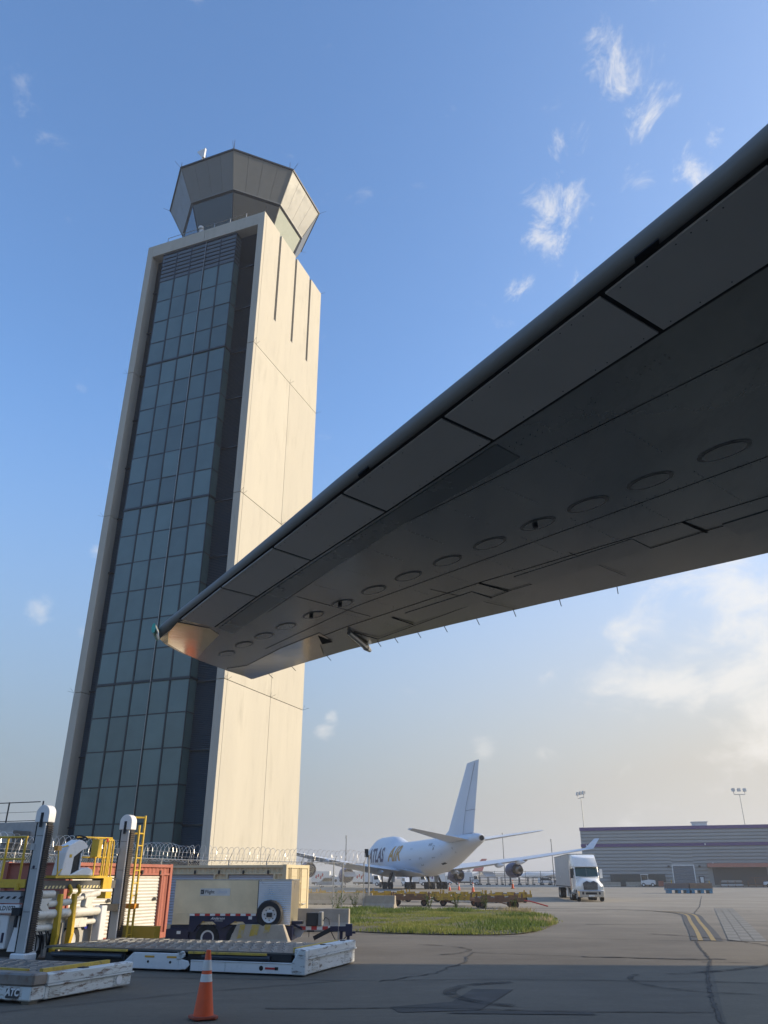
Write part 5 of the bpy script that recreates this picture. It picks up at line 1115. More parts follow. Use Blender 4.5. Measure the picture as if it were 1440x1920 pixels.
# ------------------------------------------------------------------ generator trailer
GT = thing('equipment_trailer', 'ribbed silver equipment trailer on navy chassis with spare wheel', 'trailer', (-4.6, 26.5, 0), -2)
def ribs(name, x0, x1, z0, z1, y, m, vert=True, p=.055):
    b = MB()
    if vert:
        n = round((x1 - x0) / p); s_ = (x1 - x0) / n; poly = []
        for i in range(n): poly += [(x0 + i * s_, y), (x0 + (i + .35) * s_, y - .002), (x0 + (i + .65) * s_, y - .002)]
        poly += [(x1, y), (x1, y + .03), (x0, y + .03)]; b.prism(poly, 'z', z0, z1)
    else:
        n = round((z1 - z0) / p); s_ = (z1 - z0) / n; poly = []
        for i in range(n): poly += [(y, z0 + i * s_), (y - .010, z0 + (i + .35) * s_), (y - .010, z0 + (i + .65) * s_)]
        poly += [(y, z1), (y + .03, z1), (y + .03, z0)]; b.prism(poly, 'x', x0, x1)
    return b.build(name, m, GT)
ribs('side_panel', -1.80, .76, 1.02, 1.93, 0, alu); ribs('rear_panel', -1.80, -1.28, .72, 1.018, 0, alu); ribs('end_panel', .775, 1.78, .70, 1.94, .0, mat('bright_ribbed_aluminium', (.72, .72, .70), .30, metal=.9, var=.06), False)
MB().box(-1.79, 1.77, .035, 1.75, .72, 1.92).build('trailer_body', alu, GT); MB().box(-1.83, 1.80, -.015, 1.78, 1.925, 1.955).build('roof_trim', steel, GT)
MB().box(.755, .772, -.012, .03, 1.0, 1.93).build('panel_trim', dark, GT)
sk = MB().prism([(-1.27, .96), (-1.27, .52), (-1.12, .52), (-1.0, .70), (-.82, .80), (-.55, .80), (-.40, .68), (-.25, .62), (-.08, .70), (.1, .80), (.36, .80), (.52, .66), (.60, .55), (1.0, .55), (1.0, .96)], 'y', -.04, .02).build('chassis_skirt', navy, GT)
MB().box(-1.85, 1.85, .06, 1.72, .30, .70).box(-1.95, -1.27, -.03, .5, .30, .60).build('chassis', navy, GT)
for k in range(14): MB().box(-1.27 + k * .155, -1.27 + k * .155 + .15, -.05, -.042, .955, 1.015).build('reflector_tape', redm if k % 2 else whitec, GT)
for wx in (-.70, .22):
    wheel(GT, wx, .16, .37, .24, ax='y', name='wheel')
sw = MB().lathe([(.22, -.11), (.35, -.11), (.395, -.06), (.395, .06), (.35, .11), (.22, .11), (.22, -.11)], 28, (1.18, -.16, 1.0), 'y', False).build('spare_wheel', black, GT, smooth=True)
MB().lathe([(.01, -.05), (.10, -.05), (.12, -.03), (.19, -.05), (.215, -.09), (.225, -.115), (.225, .1)], 24, (1.18, -.16, 1.0), 'y').build('rim', whitec, sw, smooth=True)
for k in range(8): MB().cyl((1.18 + .15 * math.cos(k * .785), -.225, 1.0 + .15 * math.sin(k * .785)), (1.18 + .15 * math.cos(k * .785), -.20, 1.0 + .15 * math.sin(k * .785)), .016, 8).build('rim_hole', gap, sw)
MB().box(1.10, 1.26, -.27, -.19, .93, 1.05).build('wheel_clamp', dark, sw)
MB().beam((1.18, -.1, .6), (1.18, .1, 1.0), .08).build('spare_bracket', dark, GT)
for txt, sz, x, z, m, sh, bo in (('Flight', .135, -.87, 1.535, mat('sign_black', (.03, .03, .03), .5), 0, .001), ('check', .135, -.49, 1.535, mat('sign_pale_blue', (.42, .47, .56), .5), 0, 0)):
    link('lettering', text_mesh(txt, sz, m, sh, .001, bo, 'LEFT'), GT, loc=(x, -.016, z), rot=(R(90), 0, 0))
MB().box(-1.02, -.10, -.012, -.008, 1.50, 1.70).build('sign_plate', mat('sign_plate', (.60, .60, .58), .4), GT)
MB().box(-1.0, -.90, -.018, -.012, 1.545, 1.665).build('sign_square', MATS['sign_black'], GT)
MB().add([(-.985, -.021, 1.62), (-.96, -.021, 1.575), (-.905, -.021, 1.665), (-.955, -.021, 1.60)], [(0, 1, 2, 3)]).build('sign_tick', whitec, GT)
link('lettering', text_mesh('Anderson', .105, whitec, .45, .001, .001, 'LEFT'), GT, loc=(-.62, -.046, .835), rot=(R(90), 0, 0))
MB().box(-.50, -.25, -.046, -.041, .815, .825).build('lettering_rule', whitec, GT)
MB().box(.52, .63, -.046, -.041, .86, .945).build('serial_plate', whitec, GT); MB().box(-1.62, -1.50, -.036, -.03, .47, .55).build('serial_plate', whitec, GT)
for x in (-.85, .12): MB().prism([(x - .06, .775), (x + .08, .775), (x + .01, .82)], 'y', -.05, -.041).build('corner_reflector', mat('amber_reflector', (.4, .25, .05), .4), GT)
# drawbar with tool box and jack
MB().prism([(1.8, .55), (2.0, .66), (3.15, .66), (3.15, .56), (2.15, .54), (2.05, .36), (1.9, .36)], 'y', .50, .58).build('drawbar', mat('drawbar_grey', (.34, .34, .36), .5), GT)
for k in range(6): MB().box(2.03 + k * .17, 2.03 + k * .17 + .165, .488, .498, .56, .655).build('reflector_tape', redm if k % 2 == 0 else whitec, GT)
MB().box(1.78, 2.1, .35, .7, .72, .80).beam((1.8, .4, .72), (2.08, .5, .58), .06).build('step_plate', navy, GT)
MB().box(2.20, 2.56, .42, .80, .66, 1.03).build('battery_box', dark, GT, bevel=.02); MB().box(2.565, 2.70, .44, .86, .66, 1.05).build('tool_box', mat('tool_box_grey', (.20, .20, .19), .5), GT, bevel=.02)
MB().tube([(2.72, .5, .80), (2.80, .48, .90), (2.90, .5, .84), (2.92, .5, .70)], .012, 5).build('cable_loop', black, GT)
MB().box(2.95, 3.5, .44, .60, .52, .66).box(3.42, 3.62, .42, .62, .40, .72).cyl((3.28, .52, .30), (3.28, .52, .52), .05, 8).cyl((3.5, .52, .22), (3.5, .52, .42), .05, 8).box(3.6, 3.72, .48, .56, .46, .52).build('hitch', navy, GT)
MB().cyl((3.20, .46, .12), (3.20, .46, .98), .022, 8).build('jack_handle', steel, GT); MB().beam((2.45, .5, .33), (2.98, .5, .58), .07, .12).build('safety_strut', black, GT)
MB().tube([(2.95, .5, .55), (3.1, .5, .30), (3.3, .5, .24), (3.45, .5, .40)], .014, 5).tube([(2.3, .5, .56), (2.3, .5, .36)], .01, 4).build('safety_chain', dark, GT)

# ------------------------------------------------------------------ cargo loader with two lifting masts
LO = thing('cargo_loader', 'white cargo loader with two lifting masts and yellow railings', 'cargo loader', (-9.1, 22.5, 0), -18)
for (mx, my) in ((0, 0), (0, 3.75)):
    mm = MB().box(mx - .14, mx + .14, my - .12, my + .10, .28, 3.36).build('mast', mastm, LO, bevel=.015)
    MB().box(mx - .22, mx - .145, my - .06, my + .14, .28, 3.34).build('chain_guard', black, mm)
    MB().box(mx + .145, mx + .185, my - .09, my + .10, .30, 3.33).build('chain_track', black, mm)
    rb = MB()
    for k in range(56): rb.box(mx + .165, mx + .215, my - .105, my + .11, .32 + k * .053, .348 + k * .053)
    rb.build('chain_link_plates', mat('chain_brown', (.06, .045, .035), .7), mm, kind='stuff')
    MB().box(mx + .125, mx + .150, my - .135, my - .10, .30, 3.31).build('mast_edge', whitec, mm)
    cap = [(mx - .215, 3.34)] + [(mx + .215 * math.cos(R(180 - a)), 3.56 + .215 * math.sin(R(180 - a))) for a in range(0, 181, 12)] + [(mx + .215, 3.34)]
    MB().prism(cap, 'y', my - .15, my + .12).build('mast_cap', whitec, mm, bevel=.01)
    MB().box(mx - .038, mx + .038, my - .17, my - .151, 3.22, 3.58).build('cap_slot', black, mm)
    MB().box(mx - .22, mx + .24, my - .22, my + .25, .05, .28).build('mast_foot', whitec if my == 0 else dark, mm, bevel=.03)
    MB().box(mx - .21, mx - .10, my - .15, my - .115, 2.66, 2.82).build('mast_bracket', mastm, mm)
    for z in (1.2, 2.2, 3.0): MB().box(mx - .10, mx + .10, my - .124, my - .1195, z, z + .012).build('weld_seam', dark, mm)
MB().cyl((-.02, -.123, 2.25), (-.02, -.128, 2.25), .04, 10).build('mast_badge', navy, LO)
# rear bridge, chassis boxes and number plate
MB().box(-2.6, -.25, -.13, -.03, 1.17, 1.37).build('number_board', whitec, LO, bevel=.01)
link('lettering', text_mesh('LD1073', .15, MATS['sign_black'], 0, .001, .003, 'RIGHT'), LO, loc=(-.36, -.133, 1.205), rot=(R(90), 0, 0))
MB().box(-2.6, -.95, -.02, 1.3, .35, 1.1).build('power_pack', whitec, LO, bevel=.02); MB().box(-.92, -.58, -.05, .3, .35, 1.12).build('white_cabinet', whitec, LO, bevel=.02); MB().prism([(-.5, .3), (-.18, .3), (-.08, 1.1), (-.32, 1.1)], 'y', -.02, .25).build('side_plate', whitec, LO)
MB().box(-1.25, -1.08, -.04, -.02, .45, .8).box(-.70, -.64, -.07, -.05, .5, .72).build('hand_slot', navy, LO); MB().tube([(-.85, -.08, 1.0), (-.86, -.1, .75), (-.95, -.1, .45), (-.82, -.1, .42), (-.82, -.1, .7)], .018, 5).build('yellow_strap', yellow, LO)
MB().box(-.40, -.16, -.2, -.03, 1.12, 1.30).box(-.30, -.24, -.16, -.1, .85, 1.12).build('lift_shoe', black, LO)
MB().box(-2.6, -.3, -.1, 1.4, 1.40, 1.66).build('bridge_beam', mat('bridge_grey', (.40, .41, .41), .5), LO)
for k in range(9): MB().prism([(-1.95 + k * .2, 1.50), (-1.86 + k * .2, 1.50), (-1.80 + k * .2, 1.56), (-1.89 + k * .2, 1.56)], 'y', -.106, -.101).build('hazard_slot', black, LO)
MB().box(-2.6, -.32, .02, .12, 1.76, 1.96).build('side_platform', yellow, LO); MB().box(-2.6, -.32, .12, 1.4, 1.74, 1.80).build('platform_deck', dark, LO)
rail_p = MB().tube([(-2.6, .05, 2.99), (-.52, .05, 2.99)], .032, 6).tube([(-2.6, .05, 2.45), (-.50, .05, 2.45)], .026, 6)
rail_p.build('handrail', yellow, LO)
for x, zt in ((-.56, 2.98), (-1.15, 2.98), (-1.8, 2.98), (-2.4, 2.98)): MB().cyl((x, .05, 1.80), (x, .05, zt), .032, 8).build('railing_post', yellow, LO)
MB().cyl((-.56, .05, 1.70), (-.56, .05, 1.86), .08, 10).build('post_socket', yellow, LO)
# cross frame between the masts
hz = MB().box(-.18, .02, .30, 3.45, 1.72, 1.93).build('hazard_beam', mat('beam_dark', (.10, .10, .10), .5, metal=.3), LO)
for k in range(20):
    y = .36 + k * .145
    if 1.10 < y < 1.75: continue
    MB().add([(.026, y, 1.735), (.026, y + .07, 1.735), (.026, y + .11, 1.80), (.026, y + .04, 1.80)], [(0, 1, 2, 3)]).build('hazard_stripe', mat('pale_yellow_tape', (.70, .60, .30), .5), hz)
MB().box(-.30, .04, .28, 3.50, 1.955, 1.985).build('beam_cap', dark, LO)
for y in (1.35, 1.72): MB().tube([(.03, y, 1.80), (.09, y, 1.74), (.09, y + .04, 1.64), (.03, y + .02, 1.56)], .05, 8).build('lifting_hook', yellow, LO)
tb_ = [((.0, .28, 1.60), (.0, .78, 1.60), .095), ((-.02, .60, 1.36), (0.0, 1.5, 1.40), .085), ((0, 1.45, 1.38), (.0, 2.2, 1.52), .055), ((0, 2.05, 1.52), (0, 2.72, 1.60), .085), ((0, .15, 1.12), (0, 2.95, 1.14), .115), ((-.05, .1, .80), (-.05, 1.2, .80), .09), ((-.05, 1.75, .86), (-.05, 2.95, .88), .07)]
for a, b_, r in tb_: MB().cyl(a, b_, r, 14).build('hydraulic_tube', hydr, LO, smooth=True)
for y in (.5, 2.35): MB().prism([(y - .22, 1.50), (y + .20, 1.50), (y + .02, 1.36), (y + .22, 1.14), (y - .05, 1.14), (y - .25, 1.28)], 'x', -.1, .08).build('scissor_gusset', hydr, LO, bevel=.01)
MB().box(-.2, -.08, .2, 2.3, .86, 1.02).box(-.16, -.02, .1, 1.0, .66, .78).box(-.12, .02, 1.6, 2.35, .76, .98).build('cross_member', hydr, LO); MB().box(-.5, -.25, 2.05, 3.1, .2, 1.15).build('grey_panel', mat('panel_grey', (.42, .41, .39), .5), LO)
MB().lathe([(.05, -.03), (.10, -.03), (.10, .03), (.05, .03)], 16, (-.2, 2.62, .78), 'x').build('blue_reel', mat('reel_blue', (.02, .03, .3), .4), LO)
MB().box(-.12, .14, 2.80, 3.05, .18, 1.27).build('corner_leg', whitec, LO, bevel=.015); MB().box(-.14, .12, 3.05, 3.62, 1.12, 1.30).build('lift_shoe', black, LO)
for y in (1.0, 1.58):
    MB().prism([(.02, 1.60), (.14, 1.60), (.20, .62), (.12, .18), (.02, .18)], 'y', y - .07, y + .05).build('guard_bar', yellow, LO, bevel=.01)
    MB().box(-.10, -.02, y - .22, y - .10, .15, .9).build('guard_support', mat('panel_grey2', (.3, .29, .27), .6), LO)
for (x, y, s_) in ((-.35, .55, .42), (-.3, 1.95, .42)): wheel(LO, x, y, s_, .34, rim=whitec)
MB().box(-1.9, -.5, .3, 2.0, .15, .75).build('chassis', dark, LO)
for k in range(7): MB().box(-.25, -.20, 1.98 + .0, 2.14, .24 + k * .09, .30 + k * .09).build('tyre_lug_plate', whitec, LO)
for k in range(5): MB().tube([(-.1, .3 + .12 * k, .9), (.06, .35 + .12 * k, .6 + .05 * (k % 2)), (-.05, .5 + .15 * k, .3)], .018, 5).build('hydraulic_hose', black, LO)
# driver's console
MB().box(-.45, .18, .55, 2.75, 1.985, 2.05).build('console_floor', yellow, LO)
MB().prism([(.80, 2.05), (1.22, 2.05), (1.26, 2.52), (1.62, 2.72), (1.78, 2.74), (1.80, 2.82), (1.60, 2.94), (1.40, 2.97), (.98, 2.80), (.90, 2.62)], 'x', -.18, .12).build('console', whitec, LO, bevel=.015)
MB().prism([(1.22, 2.06), (1.52, 2.06), (1.56, 2.70), (1.34, 2.58), (1.27, 2.52)], 'x', -.14, .10).build('console_recess', black, LO); MB().box(-.16, .13, 1.53, 1.57, 2.06, 2.62).build('console_edge', whitec, LO)
MB().prism([(1.15, 2.05), (2.15, 2.05), (2.1, 2.2), (1.9, 2.26), (1.6, 2.22)], 'x', -.1, .16).build('seat_base', white, LO, bevel=.02)
MB().box(.124, .126, 1.05, 1.15, 2.50, 2.58).build('warning_label', yellow, LO)
MB().tube([(0, 1.60 + .17 * math.cos(t), 3.0 + .10 * math.sin(t) + .05 * math.cos(t)) if False else (.17 * math.sin(t), 1.60 + .15 * math.cos(t), 3.02 - .05 * math.cos(t)) for t in [i * .4 for i in range(16)]], .022, 6, True).tube([(-.1, 1.6, 3.02), (.1, 1.6, 3.02)], .018, 5).cyl((0, 1.6, 2.86), (0, 1.6, 3.02), .03, 8).build('steering_wheel', black, LO)
MB().tube([(.1, .70, 2.05), (.1, .58, 2.72), (.1, .95, 2.80)], .02, 6).build('console_rail', yellow, LO); MB().box(.02, .14, .50, .66, 2.66, 2.78).build('amber_beacon', mat('beacon_amber', (.6, .3, .06), .3), LO)
MB().cyl((.1, .66, 2.05), (.1, .95, 2.30), .02, 6).build('console_brace', yellow, LO)
# yellow access railing, gate, ladder
MB().tube([(-.2, 1.6, 3.05), (-.2, 3.3, 3.08)], .028, 6).tube([(-.2, 1.6, 2.52), (-.2, 3.25, 2.55)], .022, 6).build('handrail', yellow, LO)
for y in (1.78, 2.62, 3.05, 3.30): MB().cyl((-.2, y, 1.99), (-.2, y, 3.06), .026, 8).build('railing_post', yellow, LO)
for y0 in (2.75, 2.95): MB().tube([(-.05, y0, 2.0), (-.05, y0 + .02, 2.95), (-.05, y0 + .06, 3.02), (-.05, y0 + .22, 3.02), (-.05, y0 + .26, 2.95), (-.05, y0 + .28, 2.0)], .024, 6).build('grab_rail', yellow, LO)
MB().box(-.24, .0, 2.42, 2.60, 2.55, 3.02).build('yellow_panel', yellow, LO); MB().box(-.3, .1, 2.75, 3.15, 1.70, 2.02).box(-.25, .05, 3.0, 3.28, 1.45, 1.62).build('step_bracket', yellow, LO)
MB().cyl((-.05, 2.85, 2.96), (-.05, 2.85, 3.06), .05, 10).build('red_button', redm, LO)
ld_ = LO
MB().cyl((.20, 4.32, .05), (.20, 4.32, 3.78), .036, 8).build('ladder_rail', yellow, LO); MB().cyl((.24, 4.0, .1), (.24, 4.0, 3.48), .036, 8).build('ladder_rail', yellow, LO)
for k in range(9): MB().cyl((.24, 4.0, .45 + k * .35), (.20, 4.32, .45 + k * .35), .02, 6).build('ladder_rung', yellow, LO)
for z in (3.72, 3.25): MB().cyl((-.05, 4.05, z), (.2, 4.32, z), .03, 6).build('ladder_tie', yellow, LO)
MB().box(.02, .42, 3.98, 4.2, 1.16, 1.29).build('orange_block', mat('orange_block', (.75, .28, .02), .5), LO); MB().box(-.55, 1.0, 4.3, 4.6, .05, .68).build('yellow_bumper', mat('bumper_dull_yellow', (.40, .27, .03), .6), LO)
# main platform
PX0, PX1, PW = .55, 7.76, 3.2
MB().box(PX0 + .1, PX1 - .3, .06, PW - .1, .06, .30).build('platform_frame', dark, LO)
MB().box(PX0, PX1 - .34, .10, PW, .40, .445).build('platform_deck', deckm, LO)
rol = MB().cyl((0, 0, 0), (0, .24, 0), .020, 8).mesh('deck_roller', roller_m, smooth=True); rnd = random.Random(11)
for i in range(24):
    for j in range(9):
        link('deck_roller', rol, LO, loc=(PX0 + .25 + i * .285 + (.10 if j % 2 else 0), .22 + j * .325, .440), rot=(0, 0, R(rnd.choice((0, 0, 0, 18, -20)))))
MB().box(3.30, 4.55, -.10, -.06, .05, .385).prism([(3.3, .05), (3.3, .385), (2.95, .10), (2.95, .05)], 'y', -.10, -.06).build('fascia_plate', whitec, LO, bevel=.01)
MB().prism([(4.55, .05), (4.75, .07), (4.85, .16), (4.80, .24), (4.62, .27), (4.55, .30)], 'y', -.115, -.09).build('fascia_hinge', whitec, LO, bevel=.01)
MB().lathe([(.02, -.02), (.07, -.02), (.08, .02), (.02, .02)], 12, (4.62, -.10, .36), 'y').box(4.5, 4.62, -.12, -.08, .26, .40).build('fascia_hook', worn2, LO)
MB().box(4.86, 7.45, -.10, -.06, .04, .245).box(4.86, 7.45, -.12, -.03, .245, .262).build('fascia_plate', whitec, LO, bevel=.008)
MB().box(5.75, 5.78, -.108, -.10, .05, .24).build('fascia_joint', worn2, LO)
for x in (3.62, 4.22): MB().box(x, x + .26, -.106, -.101, .285, .325).build('orange_mark', mat('orange_mark', (.62, .33, .04), .5), LO); MB().cyl((x + .1, -.107, .20), (x + .1, -.101, .20), .028, 10).build('bolt_hole', gap, LO)
MB().cyl((6.68, -.108, .145), (6.68, -.101, .145), .05, 14).build('bolt_hole', gap, LO); MB().box(6.78, 7.02, -.108, -.101, .125, .165).build('red_reflector', redm, LO); MB().box(7.02, 7.1, -.108, -.101, .115, .175).build('bolt_hole', gap, LO)
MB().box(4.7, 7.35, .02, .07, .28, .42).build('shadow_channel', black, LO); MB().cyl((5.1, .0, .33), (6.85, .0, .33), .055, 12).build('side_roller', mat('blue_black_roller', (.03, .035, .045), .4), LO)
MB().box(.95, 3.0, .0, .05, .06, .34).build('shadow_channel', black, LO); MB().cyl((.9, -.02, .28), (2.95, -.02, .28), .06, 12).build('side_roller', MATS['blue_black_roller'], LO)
for x0, x1 in ((.9, 3.05), (4.75, 5.15), (5.2, 6.75)): MB().box(x0, x1, -.06, .02, .385, .43).build('yellow_edge', mat('edge_yellow', (.50, .34, .05), .6, var=.2, scale=6, dirt=((.15, .11, .05), .55, 7, .12)), LO)
MB().prism([(7.42, .03), (PX1, .03), (PX1, .52), (7.60, .54), (7.42, .26)], 'y', -.11, .08).build('end_corner', worn2, LO, bevel=.02)
MB().box(PX1 - .36, PX1, .082, PW, .36, .53).build('end_beam_upper', worn2, LO, bevel=.02)
MB().box(PX1 - .30, PX1 - .03, .082, PW, .03, .345).build('end_beam', worn2, LO, bevel=.02); MB().box(PX1 - .03, PX1 + .02, .082, PW + .02, .335, .365).build('end_lip', worn2, LO)
MB().box(PX1 - .44, PX1 - .365, .2, PW - .35, .44, .545).build('yellow_edge', MATS['edge_yellow'], LO)
for y0 in (.35, 2.45):
    for k in range(5): MB().box(PX1 - .028, PX1 - .012, y0, y0 + .32, .10 + k * .045, .12 + k * .045).build('step_grating', worn2, LO)
for y in (1.4, 2.75): MB().cyl((PX1 - .2, y, .525), (PX1 - .2, y, .545), .07, 10).build('locking_pin', black, LO)
MB().box(PX0, PX1 - .5, PW + .0, PW + .06, .1, .40).build('fascia_plate', worn2, LO)

# the second, lowered deck in the near left corner
L2 = thing('lowered_deck', 'rust-streaked white loader deck in the lower left corner', 'loader deck', (-6.12, 15.85, 0), -21)
MB().box(-4.5, -.25, .1, 2.65, .36, .405).build('deck_plate', deckm, L2)
for i in range(9):
    for j in range(7): link('deck_roller', rol, L2, loc=(-.55 - i * .30 + (.1 if j % 2 else 0), .30 + j * .33, .400), rot=(0, 0, R(rnd.choice((0, 0, 15, -18)))))
MB().box(-.24, .0, .33, 2.75, .27, .44).build('end_beam_upper', worn, L2, bevel=.02); MB().box(-.24, -.025, .33, 2.75, .04, .255).build('end_beam', worn, L2, bevel=.015); MB().box(-.06, .02, .33, 2.77, .25, .272).build('end_lip', worn, L2)
MB().box(-4.5, .02, -.05, .31, .27, .47).build('corner_beam', mat('bare_rusty_steel', (.24, .22, .20), .5, metal=.4, var=.25, scale=3, dirt=((.17, .10, .06), .5, 4, .15)), L2, bevel=.03); MB().box(-4.5, -.01, -.03, .30, .05, .268).build('side_beam', worn, L2, bevel=.02)
MB().box(-.20, -.02, -.034, .32, .08, .25).build('corner_block', mat('pale_blue_white', (.55, .60, .60), .5, var=.1, dirt=((.2, .15, .1), .58, 4, .15)), L2)
MB().box(-.56, -.26, -.045, -.031, .085, .23).build('letter_plate', mat('letter_dark', (.05, .05, .05), .6), L2, bevel=.01)
link('lettering', text_mesh('ATC', .15, whitec, .18, .002, .006, 'CENTER'), L2, loc=(-.41, -.048, .10), rot=(R(90), 0, 0))
for y0 in (.42, 2.2):
    for k in range(5): MB().box(-.022, -.008, y0, y0 + .30, .08 + k * .034, .096 + k * .034).build('step_grating', worn, L2)
MB().lathe([(.02, -.01), (.08, -.01), (.09, .01), (.02, .01)], 12, (-.012, 2.35, .16), 'x').build('tie_ring', whitec, L2)
MB().box(-.33, -.245, .45, 2.3, .40, .50).build('yellow_edge', MATS['edge_yellow'], L2); MB().box(-1.9, -.5, .32, .38, .41, .50).build('yellow_edge', MATS['edge_yellow'], L2)
MB().box(-.24, -.06, .02, .22, 0, .06).box(-.22, -.04, 0.0, .18, -.0, .1).build('support_foot', mat('timber_block', (.12, .10, .07), .9), L2)
for y in (1.3,): MB().box(-.2, -.06, y, y + .16, .435, .455).build('locking_pin', black, L2)

# ------------------------------------------------------------------ far traffic behind the jumbo
redlogo = mat('red_marking', (.42, .04, .05), .5); plum = mat('plum_marking', (.10, .02, .14), .5); greyv = mat('grey_van_paint', (.30, .32, .34), .45)
def box_lorry(x, y, rz, label, Lb=6.5, mark=redlogo, grp='box lorries behind the jumbo'):
    t = thing('box_lorry', label, 'lorry', (x, y, 0), rz, grp)
    bx = MB().box(-Lb / 2, Lb / 2 - 1.8, -1.25, 1.25, .95, 3.5).build('cargo_box', whitec, t, bevel=.03)
    MB().prism([(Lb / 2 - 1.7, .55), (Lb / 2 + .3, .55), (Lb / 2 + .3, 1.35), (Lb / 2, 1.5), (Lb / 2 - .35, 2.5), (Lb / 2 - 1.7, 2.6)], 'y', -1.1, 1.1).build('cab', whitec, t, bevel=.04)
    MB().prism([(Lb / 2 - 1.3, 1.5), (Lb / 2 - .12, 1.55), (Lb / 2 - .45, 2.4), (Lb / 2 - 1.3, 2.4)], 'y', -1.12, 1.12).build('cab_window', glass, t)
    for k, (u, v) in enumerate(((1.0, 1.9), (1.55, 2.2), (2.15, 1.8), (2.6, 2.35))): MB().prism([(-Lb / 2 + u, v), (-Lb / 2 + u + .42, v - .15), (-Lb / 2 + u + .5, v + .55), (-Lb / 2 + u + .15, v + .7)], 'y', -1.27, -1.255).build('side_marking', mark, bx)
    MB().box(-Lb / 2, Lb / 2, -.4, .4, .5, .9).build('chassis', dark, t)
    for wx in (-Lb / 2 + 1.2, Lb / 2 - .6):
        for wy in (-1.0, 1.0): wheel(t, wx, wy, .45, .3, ax='y')
    return t
box_lorry(-15.3, 222, -5, 'white box lorry with red marking seen through the left of the fence')
box_lorry(-4.6, 226, -8, 'white box lorry with red marking beside the fence end post', 7.0)
box_lorry(15.3, 246, 0, 'white box lorry with plum marking behind the inner jumbo engine', 8.0, plum)
box_lorry(24.8, 262, 3, 'white box lorry with red marking behind the rack row', 7.5)
box_lorry(8.0, 236, 4, 'white box lorry behind the jumbo main wheels', 6.5, plum)
def van(x, y, rz, label, m):
    t = thing('parked_van', label, 'van', (x, y, 0), rz, 'vans parked beyond the aircraft')
    MB().prism([(-2.5, .4), (2.4, .4), (2.5, 1.0), (1.6, 1.25), (.9, 2.0), (-2.4, 2.05), (-2.55, 1.2)], 'y', -.95, .95).build('body', m, t, bevel=.06)
    MB().prism([(-2.2, 1.25), (1.35, 1.25), (.8, 1.85), (-2.2, 1.9)], 'y', -.97, .97).build('side_window', glass, t)
    for wx in (-1.6, 1.6):
        for wy in (-.85, .85): wheel(t, wx, wy, .34, .24, ax='y')
van(-12.6, 196, 170, 'grey van seen through the fence under the jumbo wing', greyv); van(53.0, 282, 5, 'silver van right of the far racks', whitec); van(58.3, 284, 170, 'dark van right of the silver one', dark); van(6.0, 222, -80, 'white van between the jumbo main wheels', whitec)
ra = thing('baggage_ramp', 'small white loader with two oval openings behind the fence', 'ramp vehicle', (-10.0, 190, 0), -4)
MB().box(-1.3, 1.3, -.8, .8, .45, 2.2).build('body', whitec, ra, bevel=.05)
for x in (-.55, .55): MB().lathe([(.02, -.82), (.28, -.82), (.3, -.805)], 14, (x, 0, 1.4), 'y').build('oval_opening', gap, ra)
for wx in (-.9, .9):
    for wy in (-.7, .7): wheel(ra, wx, wy, .35, .2, ax='y')
RG = 'empty container racks beyond the jumbo'
rk = None
for i in range(10):
    x, y = 26.5 + i * 3.05, 252 + (i % 3) * 3
    lab = ['first', 'second', 'third', 'fourth', 'fifth', 'sixth', 'seventh', 'eighth', 'ninth', 'tenth'][i] + ' open steel rack from the left in the row beyond the jumbo engine'
    if rk is None:
        rk = thing('container_rack', lab, 'rack', (x, y, 0), 0, RG)
        for sx in (-1.3, 1.3):
            for sy in (-.9, .9): MB().box(sx - .07, sx + .07, sy - .07, sy + .07, .1, 2.1).build('rack_post', dark, rk)
        for z in (.55, 1.25, 2.0): MB().box(-1.4, 1.4, -1, -.85, z, z + .12).box(-1.4, 1.4, .85, 1, z, z + .12).build('rack_beam', dark if z != .55 else steel, rk)
        for wx in (-1, 1): MB().cyl((wx, -.9, .2), (wx, .9, .2), .2, 8).build('wheel', black, rk)
    else: copy_tree(rk, (x, y, 0), random.uniform(-8, 8), lab)
ff = thing('perimeter_fence', 'long far perimeter fence of thin posts beyond the racks', 'fence', (0, 0, 0))
for k in range(16): MB().cyl((22 + k * 5.2, 292, 0), (22 + k * 5.2, 292, 4.1), .07, 5).build('fence_post', dark, ff)
MB().tube([(22, 292, 3.9), (100, 292, 3.9)], .05, 5).tube([(22, 292, 3.2), (100, 292, 3.2)], .015, 4).tube([(22, 292, 2.4), (100, 292, 2.4)], .015, 4).build('fence_rail', dark, ff)
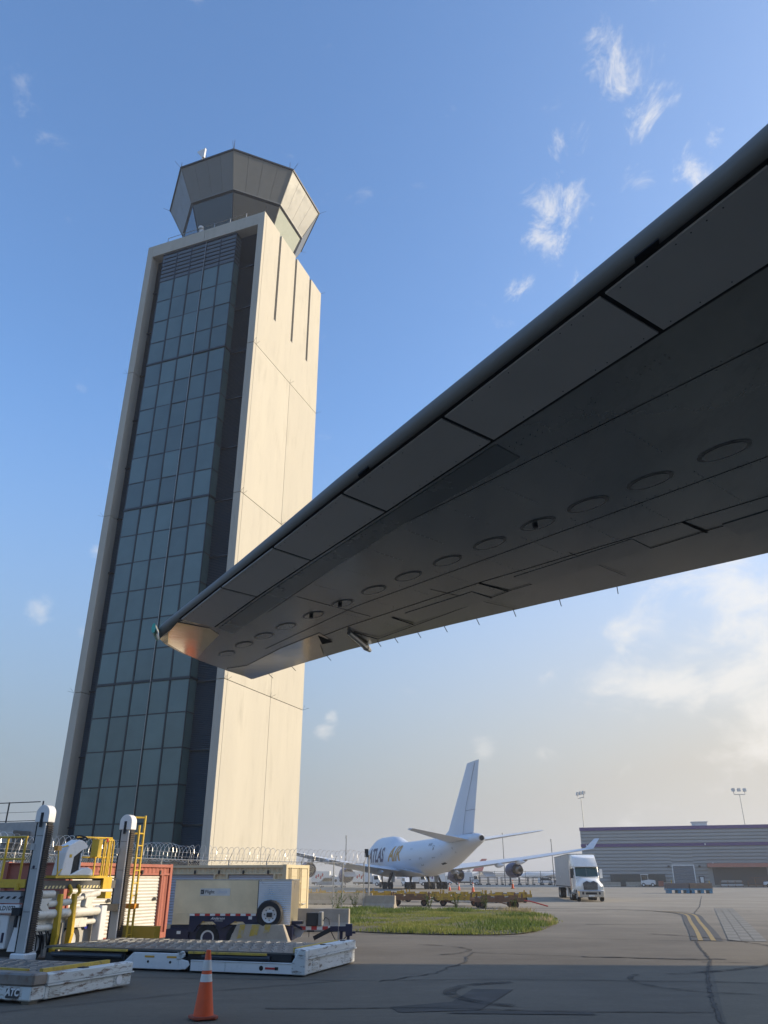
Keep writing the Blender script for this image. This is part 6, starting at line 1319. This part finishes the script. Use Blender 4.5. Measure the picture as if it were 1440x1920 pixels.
def airliner(x, y, rz, label, finm):
    t = thing('parked_airliner', label, 'airliner', (x, y, 0), rz, 'airliners parked far away')
    MB().loft([[(s_, r * math.cos(a), zc_ + r * math.sin(a)) for a in [i * math.pi / 8 for i in range(16)]] for s_, r, zc_ in ((0, .2, 2.8), (1.2, 1.1, 3), (4, 1.85, 3.3), (10, 1.9, 3.4), (25, 1.9, 3.4), (30, 1.5, 3.7), (35, .7, 4.3), (37, .2, 4.6))]).build('fuselage', whitec, t, smooth=True)
    MB().loft([[(29, -.2, 5.0), (35, -.2, 5.0), (35, .2, 5.0), (29, .2, 5.0)], [(35, -.08, 11.5), (38, -.08, 11.5), (38, .08, 11.5), (35, .08, 11.5)]]).build('tail_fin', finm, t)
    for sg in (-1, 1):
        MB().loft([airfoil(13, 19, sg * 1.7, 2.8, .7), airfoil(21, 23, sg * 16.5, 4.2, .25)]).build('wing', whitec, t); MB().loft([airfoil(32, 35.4, sg * .6, 4.8, .3), airfoil(35.5, 37.3, sg * 6.5, 5.3, .15)]).build('tailplane', whitec, t)
        MB().loft([airfoil(21.2, 23, sg * 16.5, 4.2, .2), airfoil(22.4, 23.6, sg * 17.1, 6.3, .1)]).build('winglet', whitec, t); MB().cyl((14, sg * 5.5, 1.9), (17.5, sg * 5.5, 1.9), .95, 12, .7).build('engine', dark, t)
    for wx, wy in ((17.5, 2.6), (17.5, -2.6), (4, 0)): MB().cyl((wx, wy - .25, .5), (wx, wy + .25, .5), .5, 10).cyl((wx, wy, .5), (wx, wy, 2.4), .12, 6).build('gear', black, t)
bt = mat('blue_tail', (.05, .12, .22), .4); rt = mat('red_tail', (.36, .06, .05), .4)
airliner(83.0, 522, 1, 'far white airliner with dark blue tail left of the lorry', bt); airliner(20.0, 470, 10, 'far airliner with red tail behind the inner jumbo engine', rt)
# low far buildings along the horizon
for i, (x, y, w, h, lab) in enumerate(((-260, 1150, 120, 9, 'long low pale terminal on the far left horizon'), (20, 1300, 180, 8, 'long low terminal on the horizon behind the jumbo'), (230, 1250, 130, 10, 'low terminal on the horizon beyond the perimeter fence'))):
    t = thing('far_terminal', lab, 'building', (x, y, 0)); MB().box(0, w, 0, 40, 0, h).build('wall', mat('terminal_grey', (.3, .31, .33), .7), t); MB().box(-1, w + 1, -1, 41, h, h + .8).build('roof', whitec, t)
    MB().box(2, w - 2, -.2, .0, h * .45, h * .75).build('window_band', glass, t)
# ------------------------------------------------------------------ hazy air
hz_m = bpy.data.materials.new('hazy_air'); hz_m.use_nodes = True; t_ = hz_m.node_tree
t_.nodes.remove(t_.nodes['Principled BSDF']); pv = t_.nodes.new('ShaderNodeVolumePrincipled')
pv.inputs['Color'].default_value = (0.93, 0.95, 1.0, 1); pv.inputs['Density'].default_value = 0.0005; pv.inputs['Anisotropy'].default_value = 0.35
t_.links.new(pv.outputs[0], t_.nodes['Material Output'].inputs['Volume'])
tag(MB().box(-2600, 2600, -700, 3600, -1.0, 84.0).build('haze', hz_m, None, kind='stuff'), 'thin pale summer haze over the whole airfield', 'haze', kind='stuff')
S.cycles.volume_bounces = 0; S.cycles.volume_step_rate = 20; S.cycles.volume_max_steps = 16
